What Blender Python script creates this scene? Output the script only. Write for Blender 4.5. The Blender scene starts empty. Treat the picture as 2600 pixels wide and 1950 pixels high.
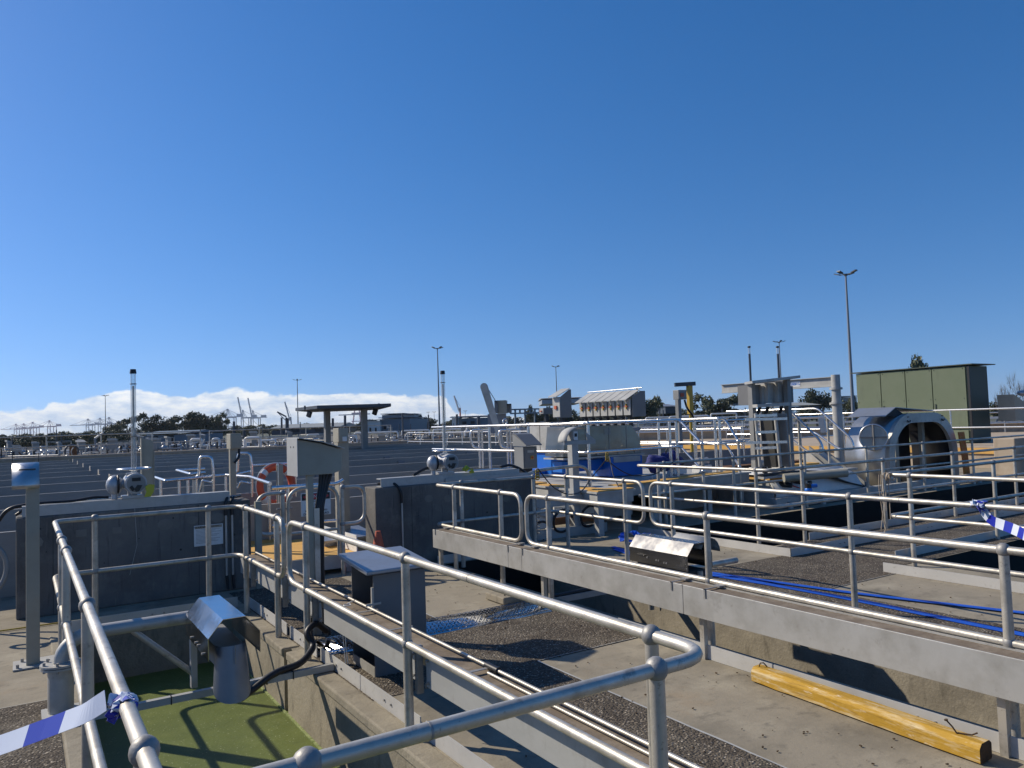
import bpy, math, random
from mathutils import Vector, Matrix
random.seed(7)
R=math.radians
SC=bpy.context.scene; COL=SC.collection
# ---------------- camera ----------------
CH=1.74
PITCH=R(2.8); ROLL=R(1.9); YAW=R(32.6); FPX=1950.0
hd=Vector((math.sin(YAW),math.cos(YAW),0)); rt=Vector((math.cos(YAW),-math.sin(YAW),0))
fw=hd*math.cos(PITCH)+Vector((0,0,math.sin(PITCH))); up=rt.cross(fw)
cr,sr=math.cos(ROLL),math.sin(ROLL)
AR=rt*cr-up*sr; AU=rt*sr+up*cr; CAM=Vector((0,0,CH))
cam=bpy.data.objects.new('camera',bpy.data.cameras.new('camera')); COL.objects.link(cam)
cam.matrix_world=Matrix(((AR.x,AU.x,-fw.x,0),(AR.y,AU.y,-fw.y,0),(AR.z,AU.z,-fw.z,CH),(0,0,0,1)))
cam.data.sensor_width=36; cam.data.lens=36*FPX/2600; cam.data.clip_start=.05; cam.data.clip_end=20000
SC.camera=cam
def at(px,py,D):            # world point seen at photo position (px,py), D metres ahead
    d=fw*FPX+AR*(px-1300)-AU*(py-975); return CAM+d*(D/FPX)
def gp(px,py,z):            # world point at height z
    d=fw*FPX+AR*(px-1300)-AU*(py-975); return CAM+d*((z-CH)/d.z)
# ---------------- sun, sky ----------------
SUN=Vector((-.83,1.12,1.0)).normalized()
sl=bpy.data.lights.new('sun','SUN'); sl.energy=5.0; sl.angle=R(.53); sl.color=(1,.90,.74)
so=bpy.data.objects.new('sun',sl); COL.objects.link(so); so.rotation_euler=(-SUN).to_track_quat('-Z','Y').to_euler()
so.location=(-20,30,40)
W=bpy.data.worlds.new('World'); SC.world=W; W.use_nodes=True
nt=W.node_tree; nt.nodes.clear()
def N(tree,t,**k):
    n=tree.nodes.new(t)
    for a,b in k.items():
        if a.startswith('i_'): n.inputs[int(a[2:])].default_value=b
        else: setattr(n,a,b)
    return n
def L(tree,a,b): tree.links.new(a,b)
def M(tree,op,a,b=None,c=None,clamp=False):
    n=tree.nodes.new('ShaderNodeMath'); n.operation=op; n.use_clamp=clamp
    for i,v in enumerate((a,b,c)):
        if v is None: continue
        if isinstance(v,(int,float)): n.inputs[i].default_value=v
        else: tree.links.new(v,n.inputs[i])
    return n.outputs[0]
sky=N(nt,'ShaderNodeTexSky',sky_type='NISHITA',sun_disc=False,sun_elevation=math.asin(SUN.z),
      sun_rotation=math.atan2(SUN.x,SUN.y),air_density=1.0,dust_density=.3,ozone_density=3,altitude=0)
tc=N(nt,'ShaderNodeTexCoord'); sp=N(nt,'ShaderNodeSeparateXYZ'); L(nt,tc.outputs['Generated'],sp.inputs[0])
LIFT=.12; SAT=1.34; GR=(1.06,1.0,1.10)
lift=N(nt,'ShaderNodeCombineXYZ'); L(nt,sp.outputs[0],lift.inputs[0]); L(nt,sp.outputs[1],lift.inputs[1]); L(nt,M(nt,'ADD',M(nt,'MAXIMUM',sp.outputs[2],0),LIFT),lift.inputs[2])
nm=N(nt,'ShaderNodeVectorMath',operation='NORMALIZE'); L(nt,lift.outputs[0],nm.inputs[0]); L(nt,nm.outputs[0],sky.inputs['Vector'])
hs=N(nt,'ShaderNodeHueSaturation'); hs.inputs['Saturation'].default_value=SAT; L(nt,sky.outputs[0],hs.inputs['Color'])
gn=N(nt,'ShaderNodeMix',data_type='RGBA',blend_type='MULTIPLY'); gn.inputs[0].default_value=1; L(nt,hs.outputs[0],gn.inputs[6]); gn.inputs[7].default_value=(*GR,1)
az=M(nt,'ARCTAN2',sp.outputs[0],sp.outputs[1]); el=M(nt,'ARCSINE',sp.outputs[2])
# cloud bank low over the horizon (azimuth in radians from +Y)
cv=N(nt,'ShaderNodeCombineXYZ'); L(nt,M(nt,'MULTIPLY',az,1.0),cv.inputs[0]); L(nt,M(nt,'MULTIPLY',el,1.6),cv.inputs[1])
n1=N(nt,'ShaderNodeTexNoise'); n1.inputs['Scale'].default_value=26; n1.inputs['Detail'].default_value=9; n1.inputs['Roughness'].default_value=.55; L(nt,cv.outputs[0],n1.inputs['Vector'])
n2=N(nt,'ShaderNodeTexNoise'); n2.inputs['Scale'].default_value=9; n2.inputs['Detail'].default_value=2; L(nt,cv.outputs[0],n2.inputs['Vector'])
hr=N(nt,'ShaderNodeValToRGB'); e=hr.color_ramp.elements
# height of the cloud tops by azimuth: photo x 0..1300 maps to azimuth about -1.1..32.6 degrees
azn=M(nt,'MULTIPLY_ADD',az,1.0/R(60),R(15)/R(60))
L(nt,azn,hr.inputs[0])
def azx(px): return (math.atan((px-1300)/FPX)+YAW+R(15))/R(60)
pts=[(-500,.30),(0,.37),(112,.37),(122,.47),(200,.50),(285,.57),(322,.62),(411,.53),(475,.48),(519,.56),(601,.60),(696,.55),(790,.48),(916,.47),(1119,.42),(1150,.22),(1230,.15),(1300,.12),(1390,.0)]
e[0].position=azx(pts[0][0]); e[0].color=(pts[0][1],)*3+(1,)
e[1].position=azx(pts[-1][0]); e[1].color=(0,0,0,1)
for p,v in pts[1:-1]:
    q=e.new(azx(p)); q.color=(v,v,v,1)
top=M(nt,'MULTIPLY',hr.outputs[0],R(5.0))
nz=M(nt,'MULTIPLY',M(nt,'SUBTRACT',n1.outputs[0],.5),R(1.5)); nz2=M(nt,'MULTIPLY',M(nt,'SUBTRACT',n2.outputs[0],.5),R(.5))
dlt=M(nt,'ADD',M(nt,'SUBTRACT',top,el),M(nt,'ADD',nz,nz2))
cm=N(nt,'ShaderNodeMapRange',interpolation_type='SMOOTHSTEP'); L(nt,dlt,cm.inputs[0]); cm.inputs[1].default_value=0; cm.inputs[2].default_value=R(.22)
hg=M(nt,'GREATER_THAN',hr.outputs[0],.02)
cmask=M(nt,'MULTIPLY',M(nt,'MULTIPLY',cm.outputs[0],hg),.9)
n3=N(nt,'ShaderNodeTexNoise'); n3.inputs['Scale'].default_value=34; n3.inputs['Detail'].default_value=7; n3.inputs['Roughness'].default_value=.6
cv2=N(nt,'ShaderNodeCombineXYZ'); L(nt,M(nt,'ADD',az,.006),cv2.inputs[0]); L(nt,M(nt,'MULTIPLY_ADD',el,2.6,-.012),cv2.inputs[1]); L(nt,cv2.outputs[0],n3.inputs['Vector'])
edge=N(nt,'ShaderNodeMapRange'); L(nt,dlt,edge.inputs[0]); edge.inputs[1].default_value=0; edge.inputs[2].default_value=R(1.9); edge.inputs[3].default_value=1; edge.inputs[4].default_value=0
shade=M(nt,'ADD',M(nt,'MULTIPLY',edge.outputs[0],.42),M(nt,'MULTIPLY',M(nt,'SUBTRACT',n3.outputs[0],.5),2.4)); shade=M(nt,'ADD',shade,.42)
cc=N(nt,'ShaderNodeValToRGB'); cc.color_ramp.elements[0].position=.15; cc.color_ramp.elements[0].color=(4.3,5.5,7.2,1); cc.color_ramp.elements[1].position=1.0; cc.color_ramp.elements[1].color=(9.3,9.3,9.0,1)
L(nt,shade,cc.inputs[0])
mx=N(nt,'ShaderNodeMix',data_type='RGBA'); L(nt,cmask,mx.inputs[0]); L(nt,gn.outputs[2],mx.inputs[6]); L(nt,cc.outputs[0],mx.inputs[7])
bg=N(nt,'ShaderNodeBackground'); bg.inputs[1].default_value=.12; L(nt,mx.outputs[2],bg.inputs[0])
wo=N(nt,'ShaderNodeOutputWorld'); L(nt,bg.outputs[0],wo.inputs[0])
SC.view_settings.view_transform='Standard'; SC.view_settings.look='None'; SC.view_settings.exposure=0; SC.view_settings.gamma=1
SC.cycles.max_bounces=6; SC.cycles.diffuse_bounces=3; SC.cycles.glossy_bounces=3; SC.cycles.transparent_max_bounces=12
# ---------------- materials ----------------
def mat(name,c1,c2=None,rough=.6,metal=0.,sc=3.,det=5,bump=0.,bsc=None,r2=None,lo=.35,hi=.65,stretch=None,spec=.5,voro=None):
    m=bpy.data.materials.new(name); m.use_nodes=True; t=m.node_tree; b=t.nodes['Principled BSDF']
    b.inputs['Roughness'].default_value=rough; b.inputs['Metallic'].default_value=metal; b.inputs['Specular IOR Level'].default_value=spec
    b.inputs['Base Color'].default_value=(*c1,1)
    tc=N(t,'ShaderNodeTexCoord'); mp=N(t,'ShaderNodeMapping'); L(t,tc.outputs['Object'],mp.inputs[0])
    if stretch: mp.inputs['Scale'].default_value=stretch
    if c2:
        n=N(t,'ShaderNodeTexNoise'); n.inputs['Scale'].default_value=sc; n.inputs['Detail'].default_value=det; n.inputs['Roughness'].default_value=.62; L(t,mp.outputs[0],n.inputs['Vector'])
        r=N(t,'ShaderNodeValToRGB'); r.color_ramp.elements[0].position=lo; r.color_ramp.elements[1].position=hi
        r.color_ramp.elements[0].color=(*c1,1); r.color_ramp.elements[1].color=(*c2,1); L(t,n.outputs[0],r.inputs[0]); L(t,r.outputs[0],b.inputs['Base Color'])
        if r2 is not None:
            mr=N(t,'ShaderNodeMapRange'); L(t,n.outputs[0],mr.inputs[0]); mr.inputs[1].default_value=lo; mr.inputs[2].default_value=hi; mr.inputs[3].default_value=rough; mr.inputs[4].default_value=r2; L(t,mr.outputs[0],b.inputs['Roughness'])
    if bump:
        n=N(t,'ShaderNodeTexNoise'); n.inputs['Scale'].default_value=bsc or sc*8; n.inputs['Detail'].default_value=4; L(t,mp.outputs[0],n.inputs['Vector'])
        bp=N(t,'ShaderNodeBump'); bp.inputs['Strength'].default_value=1; bp.inputs['Distance'].default_value=bump; L(t,n.outputs[0],bp.inputs['Height']); L(t,bp.outputs[0],b.inputs['Normal'])
    return m
def layered(name,base,layers,rough=.9,bumps=(),metal=0.,spec=.3):
    """base colour then (colour, scale, lo, hi, amount, stretch) noise layers; bumps = (scale, distance, kind)"""
    m=bpy.data.materials.new(name); m.use_nodes=True; t=m.node_tree; b=t.nodes['Principled BSDF']
    b.inputs['Roughness'].default_value=rough; b.inputs['Metallic'].default_value=metal; b.inputs['Specular IOR Level'].default_value=spec
    tc=N(t,'ShaderNodeTexCoord'); cur=None
    rgb=N(t,'ShaderNodeRGB'); rgb.outputs[0].default_value=(*base,1); cur=rgb.outputs[0]
    for ly in layers:
        col,sc,lo,hi,amt,st=ly[:6]; kind=ly[6] if len(ly)>6 else 'n'
        mp=N(t,'ShaderNodeMapping'); L(t,tc.outputs['Object'],mp.inputs[0]); mp.inputs['Scale'].default_value=st or (1,1,1); mp.inputs['Location'].default_value=(sc*1.3,sc*.7,0)
        if kind=='n':
            n=N(t,'ShaderNodeTexNoise'); n.inputs['Detail'].default_value=6; n.inputs['Roughness'].default_value=.65; n.inputs['Scale'].default_value=sc; o=n.outputs[0]
        elif kind=='c':
            n=N(t,'ShaderNodeTexVoronoi'); n.inputs['Scale'].default_value=sc
            s=N(t,'ShaderNodeSeparateColor'); L(t,n.outputs['Color'],s.inputs[0]); o=s.outputs[0]
        else:
            n=N(t,'ShaderNodeTexVoronoi'); n.inputs['Scale'].default_value=sc; o=n.outputs['Distance']
        L(t,mp.outputs[0],n.inputs['Vector'])
        mr=N(t,'ShaderNodeMapRange'); L(t,o,mr.inputs[0]); mr.inputs[1].default_value=lo; mr.inputs[2].default_value=hi; mr.inputs[3].default_value=0; mr.inputs[4].default_value=amt
        x=N(t,'ShaderNodeMix',data_type='RGBA'); L(t,mr.outputs[0],x.inputs[0]); L(t,cur,x.inputs[6]); x.inputs[7].default_value=(*col,1); cur=x.outputs[2]
    L(t,cur,b.inputs['Base Color']); nrm=None
    for sc,dist,kind in bumps:
        n=N(t,'ShaderNodeTexVoronoi' if kind=='v' else 'ShaderNodeTexNoise'); n.inputs['Scale'].default_value=sc; L(t,tc.outputs['Object'],n.inputs['Vector'])
        if kind=='n': n.inputs['Detail'].default_value=5
        bp=N(t,'ShaderNodeBump'); bp.inputs['Distance'].default_value=dist; bp.inputs['Strength'].default_value=1; bp.invert=(kind=='v')
        L(t,n.outputs['Distance'] if kind=='v' else n.outputs[0],bp.inputs['Height'])
        if nrm: L(t,nrm,bp.inputs['Normal'])
        nrm=bp.outputs[0]
    if nrm: L(t,nrm,b.inputs['Normal'])
    return m
MT={}
MT['pipe']=layered('galvanised_pipe',(.52,.485,.42),[((.30,.275,.23),5,.46,.68,.85,(1,1,1)),((.16,.13,.095),48,.62,.72,.7,None),((.66,.635,.58),3.5,.52,.66,.7,None),((.22,.205,.18),19,.60,.70,.65,None),((.70,.67,.6),30,.64,.72,.5,None)],rough=.46,metal=.55,bumps=((40,.0010,'n'),(9,.0010,'n')))
MT['pipe_bright']=layered('polished_pipe',(.72,.71,.69),[((.42,.39,.35),12,.5,.75,.6,None)],rough=.27,metal=.85)
MT['cast']=mat('cast_joint',(.25,.245,.235),(.34,.33,.31),rough=.55,metal=.4,sc=20,bump=.0008,bsc=120)
MT['alu']=layered('aluminium_sheet',(.46,.45,.42),[((.31,.295,.26),4,.45,.72,.75,(1,1,1)),((.56,.55,.52),1.8,.5,.7,.6,None),((.22,.19,.15),15,.62,.76,.55,None),((.25,.23,.2),2.2,.60,.64,.35,None)],rough=.5,metal=.4,bumps=((6,.001,'n'),))
MT['tray']=layered('tray_sheet',(.40,.40,.385),[((.50,.50,.485),1.6,.42,.7,.7,(3,1,3)),((.30,.29,.265),26,.60,.78,.55,(1,1,.25)),((.25,.235,.21),5,.58,.76,.5,None),((.55,.54,.5),9,.66,.74,.4,None)],rough=.55,metal=.35,bumps=((3,.001,'n'),))
MT['stainless']=mat('brushed_stainless',(.20,.188,.16),(.27,.25,.215),rough=.28,metal=.95,sc=1.2,bump=.02,bsc=1.6)
MT['mirror']=mat('shiny_sheet',(.50,.51,.53),(.58,.585,.6),rough=.10,metal=1.,sc=8,r2=.17,bump=.0015,bsc=5)
MT['kick']=layered('kick_plate_alu',(.50,.49,.465),[((.60,.59,.56),3,.4,.7,.6,None),((.28,.26,.22),18,.60,.78,.6,None),((.33,.31,.28),1.7,.55,.72,.4,None)],rough=.55,metal=.3)
MT['dirt_lid']=layered('dirty_tray_lid',(.17,.135,.10),[((.29,.245,.19),7,.45,.7,.8,None),((.10,.078,.055),30,.5,.75,.7,None),((.42,.36,.28),3,.62,.8,.4,None)],rough=.9,bumps=((60,.001,'n'),))
MT['concrete']=layered('slab_concrete',(.275,.24,.18),[((.145,.13,.10),.9,.45,.66,.85,None),((.37,.33,.25),2.1,.5,.68,.7,None),((.095,.085,.068),4.5,.56,.74,.75,(1,1.6,1)),((.10,.09,.075),13,.60,.72,.55,(1,1.4,1)),((.40,.36,.29),45,.62,.76,.45,None),((.05,.045,.04),17,.70,.74,.85,None),((.20,.185,.15),110,.5,.7,.5,None),((.30,.21,.12),.8,.6,.72,.45,None)],rough=.92,bumps=((60,.0016,'n'),(9,.003,'n'),(160,.0008,'n')))
MT['agg']=layered('exposed_aggregate',(.105,.085,.062),[((.235,.195,.145),62,.35,.95,.95,None,'c'),((.035,.028,.022),75,.05,.40,.0,None,'v'),((.045,.036,.028),70,.0,.30,.8,None,'c'),((.19,.165,.125),2.2,.45,.68,.5,None),((.055,.047,.037),1.1,.5,.70,.6,None),((.42,.37,.30),120,.94,.97,.9,None,'c'),((.24,.22,.18),3.1,.62,.72,.55,None)],rough=.93,bumps=((64,.010,'v'),(25,.004,'n')))
MT['wallc']=layered('old_wall_concrete',(.165,.158,.145),[((.085,.082,.078),.9,.42,.66,.85,None),((.23,.22,.195),4,.52,.72,.6,None),((.065,.062,.058),12,.56,.74,.8,(2.4,2.4,.22)),((.27,.255,.22),8,.62,.76,.6,(3,3,.25)),((.04,.04,.04),11,.70,.75,.8,None),((.20,.19,.17),60,.55,.75,.5,None)],rough=.93,bumps=((50,.002,'n'),(4,.006,'n')))
MT['pitw']=layered('pit_wall_concrete',(.30,.265,.20),[((.17,.15,.115),1.6,.42,.66,.8,(1,1,1)),((.10,.088,.066),9,.55,.74,.75,(1,1,.35)),((.38,.34,.265),3,.56,.72,.5,None),((.07,.063,.045),26,.62,.76,.6,None),((.20,.175,.13),90,.5,.7,.5,None)],rough=.95,bumps=((45,.004,'n'),(6,.006,'n'),(150,.0012,'n')))
MT['weed']=layered('duckweed',(.105,.135,.020),[((.065,.088,.012),1.1,.42,.68,.8,None),((.16,.19,.05),60,.60,.70,.5,None),((.14,.17,.035),5,.5,.7,.5,None),((.04,.055,.012),30,.62,.74,.6,None),((.33,.36,.2),150,.988,.993,.9,None,'c')],rough=.5,bumps=((60,.002,'n'),(9,.004,'n')),spec=.6)
MT['shadec']=layered('shade_dark_concrete',(.018,.017,.014),[((.010,.009,.008),3,.4,.7,.8,None),((.04,.036,.03),9,.62,.78,.5,None)],rough=.85)  # near-black pit walls: deep shade put into the concrete colour
MT['fardeck']=layered('far_deck_grey',(.13,.12,.105),[((.07,.065,.06),.8,.4,.7,.7,None),((.2,.18,.15),.3,.5,.7,.5,None)],rough=.9)
MT['slate']=mat('slate_sheet',(.20,.23,.27),(.16,.19,.23),rough=.35,metal=.6,sc=4)
MT['tagweed']=mat('pale_weed',(.30,.34,.14),(.12,.16,.04),rough=.9,sc=30)
MT['patchc']=layered('mortar_patch',(.20,.19,.17),[((.15,.145,.13),7,.4,.7,.8,None)],rough=.9)
MT['vault']=layered('dull_vault_sheet',(.50,.505,.51),[((.36,.36,.36),3,.45,.7,.7,None),((.62,.62,.62),1.2,.5,.7,.5,(.5,3,1))],rough=.33,metal=.85,bumps=((3,.004,'n'),))
MT['hazebld']=mat('hazy_cladding',(.27,.31,.36),rough=.8)
MT['duller']=mat('dull_stainless',(.20,.20,.205),(.27,.265,.255),rough=.2,metal=1.,sc=4,r2=.3,bump=.0008,bsc=3)
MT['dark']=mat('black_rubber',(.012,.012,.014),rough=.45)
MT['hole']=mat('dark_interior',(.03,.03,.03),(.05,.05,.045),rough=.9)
MT['water']=mat('dark_tank_water',(.006,.007,.007),(.012,.013,.012),rough=.35,sc=1.5,bump=.006,bsc=5,spec=.12)
MT['beige']=mat('beige_enclosure_paint',(.34,.32,.255),(.285,.265,.21),rough=.6,sc=3,bump=.0006,bsc=30)
MT['greyp']=mat('grey_enclosure_paint',(.26,.26,.25),(.21,.21,.20),rough=.5,sc=2.5)
MT['lgrey']=mat('light_grey_paint',(.42,.42,.40),(.33,.325,.305),rough=.6,sc=4)
MT['white']=mat('white_paint',(.72,.72,.70),(.62,.62,.6),rough=.45,sc=5)
MT['cab']=mat('cabinet_grey_steel',(.17,.17,.168),(.14,.14,.14),rough=.5,metal=.0,sc=2)
MT['lidblue']=mat('pale_lid_sheet',(.36,.38,.41),(.30,.315,.335),rough=.35,metal=.6,sc=3,r2=.45)
MT['grp']=layered('yellow_grating',(.62,.36,.10),[((.48,.27,.08),4,.45,.7,.7,None),((.70,.46,.18),20,.5,.8,.5,None)],rough=.7)
MT['timber']=layered('yellow_painted_timber',(.44,.255,.03),[((.64,.54,.34),4,.50,.66,.8,(6,.7,6)),((.25,.14,.025),14,.55,.70,.8,(7,.35,7)),((.70,.63,.50),9,.60,.70,.7,(4,1,4)),((.10,.06,.025),40,.60,.72,.8,(6,.2,6))],rough=.75,bumps=((30,.002,'n'),(12,.003,'n')))
MT['endgrain']=mat('weathered_end_grain',(.09,.05,.02),(.05,.03,.015),rough=.9,sc=30)
MT['blue']=mat('blue_paint',(.006,.13,.52),(.008,.15,.56),rough=.4,sc=3)
MT['hoseb']=mat('blue_layflat_hose',(.008,.07,.45),(.012,.10,.55),rough=.45,sc=6)
MT['navy']=mat('navy_canvas',(.012,.02,.12),(.02,.03,.18),rough=.8,sc=12,bump=.01,bsc=14)
MT['tapeb']=mat('tape_blue',(.02,.03,.36),rough=.3)
MT['tapew']=mat('tape_white',(.62,.66,.75),rough=.3)
MT['red']=mat('lifebuoy_orange',(.62,.095,.035),(.52,.08,.03),rough=.55,sc=4)
MT['orange']=mat('cone_orange',(.55,.12,.05),(.42,.09,.05),rough=.6,sc=12)
MT['ochre']=mat('yellow_steel_paint',(.50,.33,.03),(.40,.25,.03),rough=.5,sc=6)
MT['green']=layered('green_kiosk_paint',(.135,.165,.105),[((.165,.19,.13),.9,.42,.68,.7,None),((.10,.12,.08),3,.56,.74,.6,(1,1,.3)),((.09,.10,.075),25,.66,.78,.5,None)],rough=.6)
MT['dgreen']=mat('green_kiosk_trim_and_shade',(.045,.06,.045),rough=.6)
MT['sign']=mat('sign_face_white',(.72,.72,.70),(.6,.6,.58),rough=.4,sc=6)
MT['ink']=mat('sign_ink_black',(.015,.015,.015),rough=.5)
MT['inkred']=mat('sign_red',(.45,.03,.04),rough=.45)
MT['tagy']=mat('lockout_tag_yellow',(.42,.42,.03),rough=.5)
MT['act']=mat('actuator_grey',(.42,.43,.45),(.36,.37,.38),rough=.38,sc=5,metal=.3)
MT['far_steel']=mat('crane_steel_pale',(.36,.38,.41),rough=.6)
MT['far_pink']=mat('crane_steel_pink',(.42,.24,.30),rough=.6)
MT['mast']=mat('mast_steel',(.20,.215,.24),rough=.5,metal=.3)
MT['mastdark']=mat('mast_dark',(.05,.06,.075),rough=.5)
MT['launder']=layered('launder_panel_grey',(.33,.315,.29),[((.22,.21,.19),1.5,.42,.68,.7,(.3,1,1)),((.40,.385,.36),8,.55,.75,.5,(.4,1,1))],rough=.7)
MT['launder_edge']=mat('launder_edge_sunlit',(.42,.41,.385),rough=.6)  # paler than the panels: sunlight on the top edges put into the colour
MT['rust']=layered('rusty_tank_rim',(.17,.085,.04),[((.07,.04,.03),3,.4,.7,.7,None),((.32,.18,.08),6,.6,.75,.6,None)],rough=.9)
MT['sandc']=layered('pale_tank_concrete',(.40,.33,.25),[((.20,.14,.10),2.5,.5,.75,.6,(1,1,.2)),((.47,.41,.33),6,.5,.7,.5,None)],rough=.9)
MT['roofgrey']=mat('roof_sheet',(.30,.31,.29),(.26,.27,.25),rough=.6,sc=.2)
MT['bluegrey']=mat('bluegrey_cladding',(.13,.17,.2),rough=.6)
MT['wallw']=mat('white_cladding',(.60,.60,.56),rough=.6)
MT['ground']=layered('site_ground',(.10,.10,.075),[((.05,.07,.03),.05,.4,.6,.8,None),((.16,.14,.11),.3,.5,.7,.5,None)],rough=.95)
MT['bark']=mat('bark',(.09,.07,.05),(.14,.11,.08),rough=.9,sc=8)
def leafmat(n,a,b):
    m=bpy.data.materials.new(n); m.use_nodes=True; t=m.node_tree; p=t.nodes['Principled BSDF']; p.inputs['Roughness'].default_value=.6
    g=N(t,'ShaderNodeObjectInfo'); ge=N(t,'ShaderNodeNewGeometry'); tc=N(t,'ShaderNodeTexCoord'); no=N(t,'ShaderNodeTexNoise'); no.inputs['Scale'].default_value=.9; L(t,tc.outputs['Object'],no.inputs['Vector'])
    x=N(t,'ShaderNodeMix',data_type='RGBA'); mr=N(t,'ShaderNodeMapRange'); mr.inputs[1].default_value=.35; mr.inputs[2].default_value=.65
    L(t,no.outputs[0],mr.inputs[0]); L(t,mr.outputs[0],x.inputs[0]); x.inputs[6].default_value=(*a,1); x.inputs[7].default_value=(*b,1); L(t,x.outputs[2],p.inputs['Base Color']); return m
MT['leaf']=leafmat('eucalypt_leaves',(.038,.050,.022),(.105,.115,.050))
MT['leafd']=leafmat('dark_leaves',(.022,.033,.014),(.060,.075,.030))
m=bpy.data.materials.new('clear_acrylic'); m.use_nodes=True; t=m.node_tree; t.nodes.clear()
o_=N(t,'ShaderNodeOutputMaterial'); mxs=N(t,'ShaderNodeMixShader'); tr=N(t,'ShaderNodeBsdfTransparent'); tr.inputs[0].default_value=(.9,.92,.93,1); gl=N(t,'ShaderNodeBsdfPrincipled'); gl.inputs['Base Color'].default_value=(.62,.64,.66,1); gl.inputs['Roughness'].default_value=.15
lw=N(t,'ShaderNodeLayerWeight'); lw.inputs[0].default_value=.5; L(t,M(t,'MULTIPLY_ADD',lw.outputs['Facing'],.55,.14),mxs.inputs[0]); L(t,tr.outputs[0],mxs.inputs[1]); L(t,gl.outputs[0],mxs.inputs[2]); L(t,mxs.outputs[0],o_.inputs[0]); MT['clear']=m
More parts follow.
